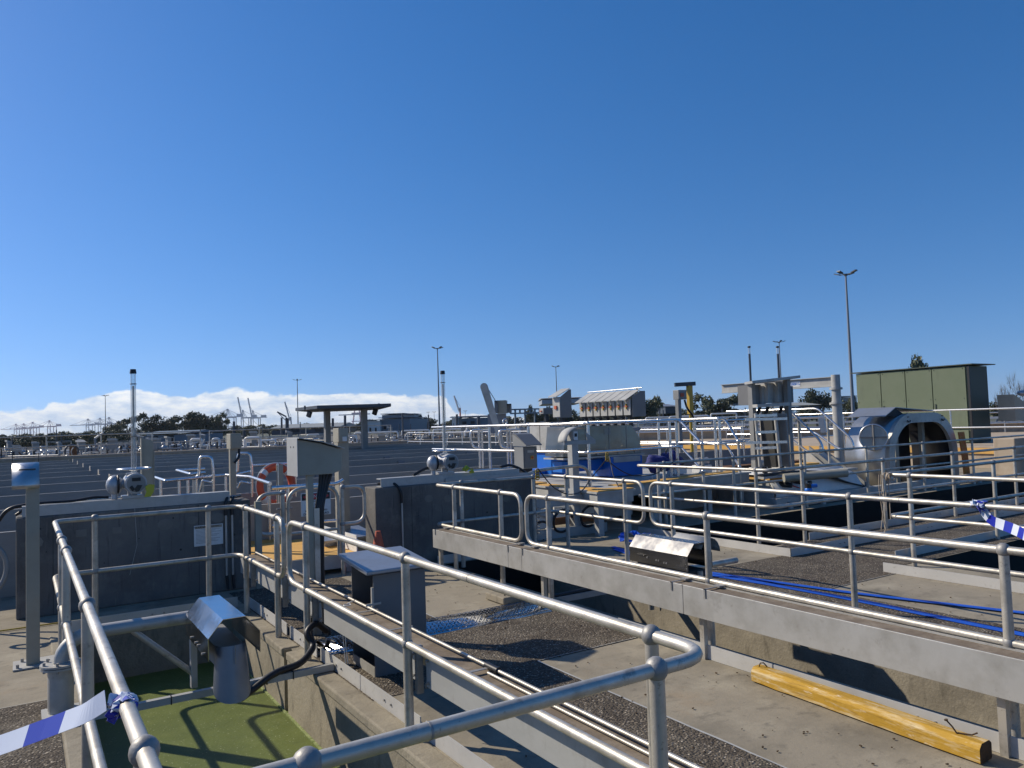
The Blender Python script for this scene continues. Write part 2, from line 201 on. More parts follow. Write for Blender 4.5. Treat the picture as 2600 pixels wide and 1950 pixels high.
# ---------------- mesh builder ----------------
class B:
    def __init__(s): s.v=[];s.f=[];s.sm=[]
    def add(s,vs,fs,sm=False):
        o=len(s.v); s.v+= [Vector(v) for v in vs]; s.f+=[tuple(i+o for i in f) for f in fs]; s.sm+=[sm]*len(fs); return s
    def box(s,x0,x1,y0,y1,z0,z1):
        return s.add([(x0,y0,z0),(x1,y0,z0),(x1,y1,z0),(x0,y1,z0),(x0,y0,z1),(x1,y0,z1),(x1,y1,z1),(x0,y1,z1)],[(0,3,2,1),(4,5,6,7),(0,1,5,4),(1,2,6,5),(2,3,7,6),(3,0,4,7)])
    def ob(s,c,d,rz=0,rx=0,ry=0):   # oriented box
        m=Matrix.Rotation(rz,3,'Z')@Matrix.Rotation(ry,3,'Y')@Matrix.Rotation(rx,3,'X'); c=Vector(c); h=Vector(d)/2
        vs=[c+m@Vector((a*h.x,b*h.y,e*h.z)) for e in(-1,1) for a,b in((-1,-1),(1,-1),(1,1),(-1,1))]
        return s.add(vs,[(0,3,2,1),(4,5,6,7),(0,1,5,4),(1,2,6,5),(2,3,7,6),(3,0,4,7)])
    def bar(s,p,q,w,h=None,upv=(0,0,1)):  # rectangular bar
        p=Vector(p);q=Vector(q);h=h or w; d=(q-p).normalized(); u=Vector(upv)
        if abs(d.dot(u))>.95: u=Vector((1,0,0))
        a=d.cross(u).normalized(); b=a.cross(d)
        vs=[r+a*i*w/2+b*j*h/2 for r in(p,q) for i,j in((-1,-1),(1,-1),(1,1),(-1,1))]
        return s.add(vs,[(0,1,2,3),(7,6,5,4),(0,4,5,1),(1,5,6,2),(2,6,7,3),(3,7,4,0)])
    def cyl(s,p,q,r,r2=None,n=12,cap=True,sm=True):
        p=Vector(p);q=Vector(q);r2=r if r2 is None else r2; d=(q-p).normalized(); u=Vector((0,0,1)) if abs(d.z)<.9 else Vector((1,0,0))
        a=d.cross(u).normalized(); b=d.cross(a); vs=[]
        for c,rr in((p,r),(q,r2)): vs+=[c+(a*math.cos(2*math.pi*i/n)+b*math.sin(2*math.pi*i/n))*rr for i in range(n)]
        s.add(vs,[(i,i+n,(i+1)%n+n,(i+1)%n) for i in range(n)],sm)
        if cap: s.add(vs[:n],[tuple(range(n))]); s.add(vs[n:],[tuple(range(n-1,-1,-1))])
        return s
    def tube(s,pts,r,n=10,closed=False,sm=True,cap=True):
        pts=[Vector(p) for p in pts]; m=len(pts); fr=[]; prev=None
        for i in range(m):
            a=pts[(i-1)%m] if (closed or i>0) else pts[i]; b=pts[(i+1)%m] if (closed or i<m-1) else pts[i]
            d=(b-a).normalized()
            if prev is None:
                u=Vector((0,0,1)) if abs(d.z)<.9 else Vector((1,0,0)); x=d.cross(u).normalized()
            else:
                x=(prev-d*prev.dot(d)); x=x.normalized() if x.length>1e-6 else d.orthogonal().normalized()
            prev=x; fr.append((x,d.cross(x)))
        vs=[]
        for (x,y),p in zip(fr,pts): vs+=[p+(x*math.cos(2*math.pi*k/n)+y*math.sin(2*math.pi*k/n))*r for k in range(n)]
        fs=[]
        for i in range(m if closed else m-1):
            j=(i+1)%m; off=0
            if closed and i==m-1:
                best=min(range(n),key=lambda o:(vs[o]-(pts[0]+(fr[-1][0]*r))).length); off=best
            for k in range(n): fs.append((i*n+k,i*n+(k+1)%n,j*n+(k+1+off)%n,j*n+(k+off)%n))
        s.add(vs,fs,sm)
        if cap and not closed: s.add(vs[:n],[tuple(range(n-1,-1,-1))]); s.add(vs[-n:],[tuple(range(n))])
        return s
    def ball(s,c,r,n=12,m=8,sz=1.):
        c=Vector(c); vs=[c+Vector((0,0,-r*sz))]
        for i in range(1,m):
            t=math.pi*i/m; vs+=[c+Vector((r*math.sin(t)*math.cos(2*math.pi*k/n),r*math.sin(t)*math.sin(2*math.pi*k/n),-r*math.cos(t)*sz)) for k in range(n)]
        vs.append(c+Vector((0,0,r*sz))); fs=[(0,1+(k+1)%n,1+k) for k in range(n)]
        for i in range(m-2):
            for k in range(n): fs.append((1+i*n+k,1+i*n+(k+1)%n,1+(i+1)*n+(k+1)%n,1+(i+1)*n+k))
        l=len(vs)-1; fs+=[(l,1+(m-2)*n+k,1+(m-2)*n+(k+1)%n) for k in range(n)]
        return s.add(vs,fs,True)
    def prism(s,poly,a0,a1,axis='y'):   # polygon in the other two axes, extruded
        n=len(poly)
        f={'y':lambda p,a:(p[0],a,p[1]),'x':lambda p,a:(a,p[0],p[1]),'z':lambda p,a:(p[0],p[1],a)}[axis]
        vs=[f(p,a0) for p in poly]+[f(p,a1) for p in poly]
        return s.add(vs,[tuple(range(n)),tuple(range(2*n-1,n-1,-1))]+[(i,i+n,(i+1)%n+n,(i+1)%n) for i in range(n)])
    def shell(s,line,a0,a1,th,axis='y',sm=False):   # folded/curved sheet with thickness: line of 2D points
        n=len(line); P2=[Vector(p) for p in line]; off=[]
        for i in range(n):
            a=P2[max(i-1,0)];b=P2[min(i+1,n-1)]; d=(b-a).normalized(); off.append(P2[i]+Vector((-d.y,d.x))*th)
        f={'y':lambda p,a:(p[0],a,p[1]),'x':lambda p,a:(a,p[0],p[1]),'z':lambda p,a:(p[0],p[1],a)}[axis]
        A=[f(p,a0) for p in P2];Bq=[f(p,a1) for p in P2];C_=[f(p,a0) for p in off];D_=[f(p,a1) for p in off]
        vs=A+Bq+C_+D_; fs=[];
        for i in range(n-1):
            fs+=[(i,i+1,n+i+1,n+i),(2*n+i,3*n+i,3*n+i+1,2*n+i+1),(i,2*n+i,2*n+i+1,i+1),(n+i,n+i+1,3*n+i+1,3*n+i)]
        fs+=[(0,n,3*n,2*n),(n-1,3*n-1,4*n-1,2*n-1)]
        s.add(vs,fs[:],sm); return s
    def torus(s,c,R_,r,nrm=(0,1,0),n=28,m=10,a0=0,a1=2*math.pi,sq=1.):
        c=Vector(c); nn=Vector(nrm).normalized(); x=nn.orthogonal().normalized() if abs(nn.z)<.9 else Vector((1,0,0)); 
        u=Vector((0,0,1)); x=nn.cross(u).normalized() if abs(nn.z)<.9 else x; y=x.cross(nn); full=abs(a1-a0-2*math.pi)<1e-6; K=n if full else n+1
        vs=[]
        for i in range(K):
            t=a0+(a1-a0)*i/n; rd=x*math.cos(t)+y*math.sin(t)
            vs+=[c+rd*(R_+r*math.cos(2*math.pi*k/m))+nn*r*sq*math.sin(2*math.pi*k/m) for k in range(m)]
        fs=[]
        for i in range(n):
            j=(i+1)%K
            fs+=[(i*m+k,j*m+k,j*m+(k+1)%m,i*m+(k+1)%m) for k in range(m)]
        s.add(vs,fs,True)
        if not full: s.add(vs[:m],[tuple(range(m))]); s.add(vs[-m:],[tuple(range(m-1,-1,-1))])
        return s
    def build(s,name,mt,parent=None,label=None,bevel=0):
        org=Vector((0,0,0)); q=parent
        while q: org+=q.location; q=q.parent
        me=bpy.data.meshes.new(name); me.from_pydata([v-org for v in s.v],[],s.f); me.polygons.foreach_set('use_smooth',s.sm); me.update()
        me.materials.append(MT[mt] if isinstance(mt,str) else mt)
        o=bpy.data.objects.new(name,me); COL.objects.link(o); o.parent=parent
        if label: o['label']=label
        if bevel:
            b=o.modifiers.new('bevel','BEVEL'); b.width=bevel; b.segments=2; b.limit_method='ANGLE'; b.angle_limit=R(40)
        return o
def thing(name,label,cat,loc=(0,0,0),group=None):
    o=bpy.data.objects.new(name,None); COL.objects.link(o); o.location=loc; o.empty_display_size=.1; o['label']=label; o['category']=cat
    if group: o['group']=group
    return o
def tag(o,label,cat,group=None,kind=None):
    o['label']=label
    if kind: o['kind']=kind
    else: o['category']=cat
    if kind=='stuff': o['category']=cat
    if group: o['group']=group
    return o
def struct(o): o['kind']='structure'; return o
def dup(root,loc=None,rz=None,scale=None,label=None,parent=None):
    r=root.copy(); COL.objects.link(r)
    if loc is not None: r.location=loc
    if rz is not None: r.rotation_euler=(0,0,rz)
    if scale is not None: r.scale=(scale,)*3 if isinstance(scale,(int,float)) else scale
    if label: r['label']=label
    if parent: r.parent=parent
    for ch in list(root.children):
        c=ch.copy(); COL.objects.link(c); c.parent=r
        for g in ch.children:
            d=g.copy(); COL.objects.link(d); d.parent=c
    return r
def rnd(pts,r,n=5,closed=False):      # round the corners of a polyline
    pts=[Vector(p) for p in pts]; out=[]; m=len(pts)
    for i,p in enumerate(pts):
        if not closed and i in(0,m-1): out.append(p); continue
        a=pts[(i-1)%m];b=pts[(i+1)%m]; da=(a-p);db=(b-p); rr=min(r,da.length*.49,db.length*.49)
        if rr<1e-4 or da.normalized().dot(db.normalized())<-.999: out.append(p); continue
        s_=p+da.normalized()*rr; e_=p+db.normalized()*rr
        for k in range(n+1):
            t=k/n; out.append(s_*(1-t)**2+p*2*t*(1-t)+e_*t*t)
    return out
def textmesh(txt,size,mt,parent,loc,rot,ext=.0015,sx=1.,name='lettering',align='CENTER'):
    c=bpy.data.curves.new(name,'FONT'); c.body=txt; c.size=size; c.extrude=ext; c.align_x=align; c.align_y='CENTER'
    o=bpy.data.objects.new(name,c); COL.objects.link(o); dg=bpy.context.evaluated_depsgraph_get(); me=bpy.data.meshes.new_from_object(o.evaluated_get(dg))
    bpy.data.objects.remove(o); me.materials.clear(); me.materials.append(MT[mt]); me.name=name
    o=bpy.data.objects.new(name,me); COL.objects.link(o); o.parent=parent
    org=Vector((0,0,0)); q=parent
    while q: org+=q.location; q=q.parent
    o.location=Vector(loc)-org; o.rotation_euler=rot; o.scale=(sx,1,1); return o

def parts(b,name,mt,parent):        # every loose piece of a builder becomes a part of its own
    n=len(b.v); par=list(range(n))
    def fd(i):
        while par[i]!=i: par[i]=par[par[i]]; i=par[i]
        return i
    for f in b.f:
        for k in f[1:]: par[fd(k)]=fd(f[0])
    gr={}
    for f,s_ in zip(b.f,b.sm): gr.setdefault(fd(f[0]),[]).append((f,s_))
    # merge caps (separate vertices) with nearest group by shared coordinates
    key={}
    for r,fl in list(gr.items()):
        for f,_ in fl:
            for k in f: key.setdefault(tuple(round(c,5) for c in b.v[k]),set()).add(r)
    for rs_ in key.values():
        rs_=list(rs_)
        for q in rs_[1:]:
            a_,b_=fd(rs_[0]),fd(q)
            if a_!=b_: par[b_]=a_
    g2={}
    for r,fl in gr.items(): g2.setdefault(fd(r),[]).extend(fl)
    for fl in g2.values():
        mp={}; c=B()
        for f,s_ in fl:
            ff=[]
            for k in f:
                if k not in mp: mp[k]=len(c.v); c.v.append(b.v[k])
                ff.append(mp[k])
            c.f.append(tuple(ff)); c.sm.append(s_)
        c.build(name,mt,parent)
# ---------------- ground, decks, pits ----------------
g=B(); g.add([(-9000,-3000,-3.2),(12000,-3000,-3.2),(12000,16000,-3.2),(-9000,16000,-3.2)],[(0,1,2,3)]); struct(g.build('ground','ground'))
PITS=[(.34,1.74,-3,7.93),(4.42,5.94,-3,8.6),(8.3,30,6.75,8.85),(8.5,30,-8,4.95),(-14,6.9,10.2,43),(6.9,19.3,15.5,43),(1.74,1.80,6.10,6.19),(.28,.34,6.10,6.19),(11.6,19.3,10.4,15.5)]
XS=sorted({-14,-10,30,60}|{p[0] for p in PITS}|{p[1] for p in PITS}); YS=sorted({-8,-6,44,70}|{p[2] for p in PITS}|{p[3] for p in PITS})
def solid(i,j):
    if i<0 or j<0 or i>=len(XS)-1 or j>=len(YS)-1: return False
    x=(XS[i]+XS[i+1])/2; y=(YS[j]+YS[j+1])/2
    return not any(a<x<b and c<y<d for a,b,c,d in PITS)
dk=B(); side=[]
for i in range(len(XS)-1):
    for j in range(len(YS)-1):
        if not solid(i,j): continue
        x0,x1,y0,y1=XS[i],XS[i+1],YS[j],YS[j+1]; dk.add([(x0,y0,0),(x1,y0,0),(x1,y1,0),(x0,y1,0)],[(0,1,2,3)]); side.append(0)
        for (di,dj,a,b) in ((-1,0,(x0,y1),(x0,y0)),(1,0,(x1,y0),(x1,y1)),(0,-1,(x0,y0),(x1,y0)),(0,1,(x1,y1),(x0,y1))):
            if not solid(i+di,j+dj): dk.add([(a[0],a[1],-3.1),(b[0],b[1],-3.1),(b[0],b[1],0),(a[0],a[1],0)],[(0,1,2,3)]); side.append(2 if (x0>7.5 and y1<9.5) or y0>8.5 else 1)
deck=dk.build('concrete_deck','concrete'); deck.data.materials.append(MT['pitw']); deck.data.materials.append(MT['shadec'])
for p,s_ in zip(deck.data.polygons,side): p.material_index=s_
struct(deck)
# worn pit lips: slightly proud rounded curbs on the pit edges
def curb(x0,x1,y0,y1):
    b=B(); b.box(x0,x1,y0,y1,-.05,.012); o=b.build('pit_curb','pitw',bevel=.011); struct(o)
curb(1.725,1.865,-3,6.09); curb(1.725,1.865,6.20,7.93); curb(.20,.352,-3,7.93); curb(5.925,6.06,-3,8.6)
def sheet(name,mt,polys,z=.004):
    b=B()
    for pl in polys: b.add([(x,y,z) for x,y in pl],[tuple(range(len(pl)))])
    return struct(b.build(name,mt))
def rc(x0,x1,y0,y1): return [(x0,y0),(x1,y0),(x1,y1),(x0,y1)]
sheet('aggregate_paving','agg',[rc(1.87,4.16,4.69,5.86),rc(2.5,3.14,-3,4.69),rc(1.87,3.12,6.22,8.7),rc(6.07,8.28,4.77,6.22),rc(8.28,30,4.97,6.7),rc(6.07,6.56,-3,4.77),rc(-6,.19,-6,6.05)])
rs=random.Random(3)
def wobble(x0,y0,x1,y1,w):     # ragged sealant line
    n=60; a=Vector((x0,y0));b=Vector((x1,y1)); d=(b-a).normalized(); q=Vector((-d.y,d.x)); bb=B(); vs=[];
    for i in range(n+1):
        p=a.lerp(b,i/n); w1=w*(.5+rs.random()*.7); w2=w*(.4+rs.random()*.7); vs+=[(*(p+q*w1),.007),(*(p-q*w2),.007)]
    bb.add(vs,[(2*i,2*i+1,2*i+3,2*i+2) for i in range(n)]); return bb
for a in ((3.145,-3,3.145,4.69,.009),(3.145,4.695,4.15,4.695,.004),(3.125,6.22,3.125,7.4,.008),(6.56,4.77,7.8,4.77,.004),(-3,6.05,.2,6.05,.004)): struct(wobble(*a).build('sealant_line','lgrey'))
def water(name,mt,x0,x1,y0,y1,z):
    b=B(); b.add([(x0,y0,z),(x1,y0,z),(x1,y1,z),(x0,y1,z)],[(0,1,2,3)]); return struct(b.build(name,mt))
water('duckweed_water','weed',.27,1.81,-3.01,7.94,-.47)
water('channel_water','water',4.41,5.95,-3.01,8.61,-.75)
water('channel_water','water',8.29,30.1,6.74,8.86,-1.5)
water('channel_water','water',8.49,30.1,-8.1,4.96,-1.5)
water('tank_water','water',-14.1,19.4,10.1,43.1,.02-.35)
# ---------------- hand rails ----------------
RR=.0215
def handrail(label,path,posts,z0=0.,h=1.,mid=.53,loop=(0,0),kick=None,r=RR,pr=.026,group=None,bend=.13,lr=.14,balls=True,mt='pipe',base=0.,seg=10,plates=False):
    p0=path[len(path)//2] if len(path)>2 else path[0]
    t=thing('handrail',label,'railing',(posts[0][0],posts[0][1],z0),group)
    T=[(x,y,z0+h) for x,y in path]; Mi=[(x,y,z0+mid) for x,y in path]
    if loop==(1,1): B().tube(rnd(T+Mi[::-1],bend,6,True),r,seg,closed=True).build('rail',mt,t)
    elif loop==(1,0): B().tube(rnd(T[::-1]+Mi,bend,6),r,seg).build('rail',mt,t)
    elif loop==(0,1): B().tube(rnd(T+Mi[::-1],bend,6),r,seg).build('rail',mt,t)
    else:
        B().tube(rnd(T,bend,6),r,seg).build('top_rail',mt,t); B().tube(rnd(Mi,bend,6),r,seg).build('mid_rail',mt,t)
    rsn=random.Random(int(abs(path[0][0])*100)+len(posts))
    for (a_,c_) in zip(path[:-1],path[1:]):
        Ln=math.hypot(c_[0]-a_[0],c_[1]-a_[1])
        if not balls or Ln<1.2: continue
        f_=rsn.uniform(.3,.7); d_=Vector(((c_[0]-a_[0])/Ln,(c_[1]-a_[1])/Ln,0)); p_=Vector((a_[0],a_[1],z0+h)).lerp(Vector((c_[0],c_[1],z0+h)),f_)
        B().cyl(p_-d_*.003,p_+d_*.003,r*1.035,n=14).build('weld_ring','cast',t)
    for x,y in posts:
        b=B(); b.cyl((x,y,z0+base),(x,y,z0+h-.01),pr*1.04,pr*.92,n=12)
        if plates: b.box(x-.06,x+.06,y-.06,y+.06,z0+base,z0+base+.012)
        o=b.build('post',mt,t)
        if balls:
            B().ball((x,y,z0+h),r*1.62,sz=1.06).build('ball_joint','cast',o)
            B().ball((x,y,z0+mid),r*1.5,sz=1.1).build('ball_joint','cast',o)
    for k in (kick or []):
        b=B()
        for (a,c) in zip(k[:-1],k[1:]):
            dx,dy=c[0]-a[0],c[1]-a[1]
            b.ob(((a[0]+c[0])/2,(a[1]+c[1])/2,z0+.052),(abs(dx)+.008,abs(dy)+.008,.1))
        ko=b.build('kick_plate','kick',t)
        bb=B()
        for (a,c) in zip(k[:-1],k[1:]):
            Ln=math.hypot(c[0]-a[0],c[1]-a[1]); m=max(1,int(Ln/2.0))
            for i in range(m):
                f=(i+.5)/m; x=a[0]+(c[0]-a[0])*f; y=a[1]+(c[1]-a[1])*f; ux,uy=(c[0]-a[0])/Ln,(c[1]-a[1])/Ln
                for s_ in (-.05,.05):
                    bb.cyl((x+ux*s_-uy*.012,y+uy*s_-ux*.012,z0+.055),(x+ux*s_+uy*.012,y+uy*s_+ux*.012,z0+.055),.008,n=6)
        parts(bb,'bolt','cast',ko)
    return t
handrail('grey pipe handrail round the far end of the green duckweed pit',[(.24,-1.5),(.24,7.86),(1.8,7.86),(1.8,6.35)],[(.24,2.02),(.24,3.88),(.24,5.8),(.24,6.4),(.55,7.86),(1.51,7.86),(1.8,7.62),(1.8,6.55)],loop=(0,1),base=-.03,
   kick=[[(.36,7.97),(1.79,7.97)],[(1.885,7.9),(1.885,6.6)],[(.17,.5),(.17,1.9)],[(.17,2.1),(.17,3.8)]])
handrail('grey pipe handrail with a near bent corner between duckweed pit and cabinet',[(1.8,6.2),(1.8,1.72),(.24,1.72),(.24,1.2)],[(1.8,5.77),(1.8,3.98),(1.8,1.99),(1.57,1.72),(.53,1.72)],loop=(1,0),base=-.03,
   kick=[[(1.885,6.5),(1.885,5.82)],[(1.885,5.72),(1.885,4.93)],[(1.885,4.91),(1.885,4.02)],[(1.885,3.94),(1.885,2.0)],[(1.885,1.98),(1.885,-.5)]])
handrail('looped pipe handrail ring at the wall end of the second channel',[(4.24,6.54),(4.24,8.46),(5.98,8.46),(5.98,6.65)],[(4.24,7.96),(4.24,6.93),(4.61,8.46),(5.69,8.46),(5.98,8.12),(5.98,6.97)],loop=(1,1),base=-.04,
   kick=[[(4.36,8.66),(5.9,8.66)]])
handrail('long pipe handrail standing behind the near dented cable tray, blue striped tape far beyond it',[(4.24,6.44),(4.24,-1.5)],[(4.24,6.06),(4.24,4.04),(4.24,2.01)],loop=(1,0),base=-.04,
   kick=[[(4.13,4.95),(4.13,3.42)],[(4.13,3.4),(4.13,1.4)],[(4.13,1.38),(4.13,-1)]])
handrail('pipe handrail with the blue and white tape knotted on its top rail',[(6.0,6.55),(6.0,-1.5)],[(6.0,6.21),(6.0,4.06),(6.0,2.0)],loop=(1,0),base=-.03)
handrail('pipe handrail round the wide dark channel beside the coiled hose',[(24,9.05),(8.0,9.05),(8.15,6.6),(24,6.6)],[(8.05,8.6),(8.14,6.85),(8.75,6.6)]+[(x,6.6) for x in (10.6,12.5,14.5,16.5,18.5,21)]+[(x,9.05) for x in (8.6,10.2,12.1,14,16,18,20.5)],base=0,
   kick=[[(7.8,8.8),(7.8,6.1),(24,6.1)],[(9.0,6.72),(24,6.72)]])
handrail('pipe handrail with a dangling cord at its corner, far right channel',[(24,5.13),(8.28,5.13),(8.28,-1.5)],[(8.28,4.85),(8.75,5.13),(8.28,2.9),(8.28,1.0)]+[(x,5.13) for x in (10.7,12.7,14.7,17,19.5)],base=0,
   kick=[[(7.78,4.9),(7.78,-1)],[(8.5,5.2),(24,5.2)]])
# ---------------- cable trays ----------------
t=thing('cable_tray','grey cable tray with dirty lid and thin conduits beside the duckweed pit rail','cable tray',(1.95,4,.3))
for y0,y1 in ((6.02,8.16),(5.66,5.92),(3.92+.08,5.60),(1.95,3.90),(-1.5,1.93)): B().box(1.872,1.884,y0,y1,.30,.485).build('side_panel','tray',t,bevel=.003)
B().box(2.03,2.042,-1.5,8.16,.30,.487).build('side_panel','tray',t)
lo=B().box(1.8845,2.0295,-1.5,8.16,.455,.468).build('lid','dirt_lid',t)
for x in (2.012,): B().tube([(x,8.1,.494),(x,-1.5,.494)],.009,8).build('conduit','pipe',t)
B().tube([(1.975,3.4,.482),(1.975,-1.5,.482)],.008,8).build('conduit','pipe',t)
b=B()
for y in (6.85,5.0,4.45,3.45,1.9): b.box(1.868,2.05,y-.012,y+.012,.488,.491)
parts(b,'strap','cast',t)
b=B()
for y in (6.55,3.42): b.cyl((2.012,y-.06,.495),(2.012,y+.06,.495),.018,n=8)
parts(b,'coupling','dark',t)
for y in (7.6,6.55,5.77,3.98,1.99):
    B().box(1.832,1.87,y-.05,y-.02,.26,.52).build('hanger','cast',t)
    b=B()
    for z in (.33,.45):
        for yy in (y-.11,y+.06): b.cyl((1.857,yy,z),(1.873,yy,z),.008,n=6); b.cyl((1.855,yy,z),(1.859,yy+.01,z-.03),.003,n=5)
    parts(b,'bolt','cast',t)
t=thing('cable_tray','long dented aluminium cable tray with clipped dusty lid along the second channel','cable tray',(4.1,4,.3))
for y0,y1 in ((6.505,8.15),(6.26,6.50),(4.12,6.255),(-1.5,4.115)): B().box(4.045,4.056,y0,y1,.305,.515).build('side_panel','alu',t,bevel=.002)
B().box(4.205,4.216,-1.5,8.15,.305,.512).build('side_panel','alu',t); B().box(4.0565,4.2045,-1.5,8.15,.49,.505).build('lid','dirt_lid',t); B().box(4.0565,4.2045,-1.5,8.15,.306,.314).build('tray_floor','alu',t)
for y in (8.08,6.5,6.24,4.23,3.90):
    b=B(); b.box(4.038,4.2,y-.007,y+.007,.516,.521); b.box(4.038,4.044,y-.007,y+.007,.46,.521); b.box(4.16,4.23,y-.03,y+.03,.517,.528); parts(b,'lid_clip','cast',t)
for y in (8.1,6.0,4.0,2.0): B().box(4.10,4.14,y-.02,y+.02,-.05,.304).build('support','pipe',t)
# ---------------- beams across the pits ----------------
t=thing('strut_channel','thin grey strut channel laid across the duckweed pit carrying a black hose','beam',(1.1,5.42,.04)); B().box(.20,1.87,5.40,5.44,.016,.06).build('channel','tray',t)
b=B()
for x in (.8,1.15,1.4,1.58): b.box(x-.003,x+.003,5.394,5.446,.012,.064)
parts(b,'cable_tie','dark',t)
t=thing('strut_channel','dark strut channel across the second channel under the dented cable tray','beam',(5,6.4,-.08)); B().box(4.4,5.96,6.38,6.44,-.10,-.04).build('channel','tray',t); B().tube([(4.45,6.41,-.03),(5.4,6.41,-.02),(5.9,6.45,.03)],.02,8).build('cable','dark',t)
# ---------------- flow meter hoods ----------------
def hood(t,x,y0,y1,z,w=.30,m_='mirror'):
    pr=[(x,z-.13),(x,z),(x+.085,z+.10),(x+w-.085,z+.10),(x+w,z),(x+w,z-.13)]
    B().shell(pr,y0,y1,.004,'y').build('hood',m_,t)
    return pr
t=thing('level_sensor_arm','bent pipe arm on a bolted post holding a folded steel hood over green water','sensor arm',(.2,5.7,0))
b=B(); b.cyl((.205,5.72,-.02),(.205,5.72,.285),.073,n=20); b.build('post','alu',t)
b=B(); b.box(.10,.31,5.62,5.82,-.02,.0+.016); b.build('base_plate','tray',t)
b=B(); b.cyl((.205,5.72,.285),(.205,5.72,.298),.115,n=20); b.cyl((.205,5.72,.302),(.205,5.72,.315),.115,n=20); fl=b.build('flange','alu',t)
b=B()
for k in range(6):
    a=k*math.pi/3+.3; b.cyl((.205+.095*math.cos(a),5.72+.095*math.sin(a),.27),(.205+.095*math.cos(a),5.72+.095*math.sin(a),.335),.009,n=6)
parts(b,'bolt','cast',fl)
pts=[(.205,5.72,.315)]+[(.205+.19*(1-math.cos(a)),5.72,.315+.16*math.sin(a)) for a in [k*math.pi/16 for k in range(1,9)]]+[(1.0,5.72,.475)]
B().tube(pts,.043,16).build('arm','alu',t)
B().cyl((.62,5.72,.44),(1.0,5.72,.08),.02,n=8).build('brace','pipe',t)
B().box(.97,1.01,5.69,5.75,.0,.44).build('bracket','tray',t)
hood(t,.94,4.93,5.68,.50)
b=B()
for k,(y,z) in enumerate(((5.45,.40),(5.30,.40),(5.22,.40),(5.08,.38))):
    b.cyl((.925,y,z),(.95,y,z),.008,n=6)
parts(b,'bolt','cast',t)
B().box(1.0,1.16,5.0,5.6,.30,.42).build('sensor_body','greyp',t)
# hanging curved spout shield
vs=[];fs=[];NA=14;NZ=8
for th in (0,.004):
    for k in range(NA+1):
        a=R(-112+224*k/NA)
        for q in range(NZ+1):
            f=q/NZ; zb=.10+.10*abs((k-NA/2)/(NA/2))**2.2; z=.43+(zb-.43)*f; r_=(.088+.022*f)-th; vs.append((1.085+r_*math.sin(a),5.03-.9*r_*math.cos(a)-.03*f,z))
off=(NA+1)*(NZ+1)
for k in range(NA):
    for q in range(NZ):
        a_=k*(NZ+1)+q; fs.append((a_,a_+1,a_+NZ+2,a_+NZ+1)); fs.append((off+a_,off+a_+NZ+1,off+a_+NZ+2,off+a_+1))
B().add(vs,fs,True).build('shield','slate',t)
B().tube([(1.09,4.92,.44),(1.09,4.915,.33)],.004,5).build('clip','cast',t)
# black hose from hood to tray
h=B().tube(rnd([(1.15,5.1,.28),(1.17,5.2,.02),(1.24,5.36,-.02),(1.45,5.40,.085),(1.66,5.46,.085),(1.80,5.60,.16),(1.745,5.66,.24),(1.84,5.70,.30),(1.95,5.78,.20)],.09,6),.024,10).build('sensor_hose','dark'); tag(h,'black corrugated hose looping from the sensor hood over the pit to the tray','hose')
h=B().torus((1.97,6.0,.14),.13,.017,(1,.25,0),a0=0,a1=6.0); h=h.build('cable_loop','dark'); tag(h,'black cable loop hanging below the near tray','cable')
t=thing('level_sensor_arm','folded steel hood on two legs over the second channel, round shield behind','sensor arm',(4.9,5.3,0))
hood(t,4.9,4.91,5.67,.51,m_='duller')
b=B()
for y,z in ((5.42,.44),(5.30,.43),(5.27,.43),(5.20,.42),(5.17,.42)): b.cyl((4.888,y,z),(4.905,y,z),.008,n=6)
parts(b,'bolt','cast',t); B().bar((4.885,5.55,.455),(4.885,5.45,.45),.008,.012).build('latch','dark',t)
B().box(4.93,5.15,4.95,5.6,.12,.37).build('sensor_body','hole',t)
B().cyl((5.08,4.95,.0),(5.08,4.95,.36),.03,n=12).build('leg','pipe',t); B().cyl((5.08,5.6,-.1),(5.08,5.6,.36),.03,n=12).build('leg','pipe',t); B().cyl((5.08,5.3,.3),(5.95,5.3,.3),.03,n=10).build('arm','pipe',t)
ln=[(5.23+.12*math.sin(a),.50+.13*math.cos(a)) for a in [R(x) for x in range(-70,91,20)]]
B().shell(ln,4.95,5.35,.004,'y',sm=True).build('shield','alu',t)
b=B(); b.bar((5.0,5.55,.12),(5.2,5.3,-.1),.012,.03); b.bar((5.1,5.0,.12),(5.3,5.2,-.1),.012,.03); b.bar((4.95,5.3,.1),(5.15,5.55,-.1),.012,.03); parts(b,'brace','alu',t)
# ---------------- cabinet ----------------
t=thing('field_cabinet','open grey steel cabinet with a pale sloping lid beside the near cable tray','cabinet',(2.25,5.3,0))
b=B(); b.box(2.06,2.46,5.10,5.106,.0,.70); b.box(2.06,2.46,5.514,5.52,.0,.74); b.box(2.454,2.46,5.106,5.514,.0,.72); b.box(2.06,2.454,5.106,5.514,.0,.012); b.build('shell','cab',t)
B().box(2.058,2.066,5.106,5.514,.0,.07).build('sill','alu',t)
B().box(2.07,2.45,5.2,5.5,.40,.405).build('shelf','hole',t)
B().prism([(5.04,.715),(5.60,.765),(5.60,.80),(5.04,.745)],1.99,2.5,'x').build('lid','lidblue',t,bevel=.008)
b=B(); b.box(2.045,2.06,5.09,5.112,.32,.62); b.box(2.0,2.11,5.085,5.094,.50,.515); b.build('latch','alu',t)
textmesh('TT3',.05,'ink',t,(2.38,5.36,.784),(R(5),0,0),sx=1.1)
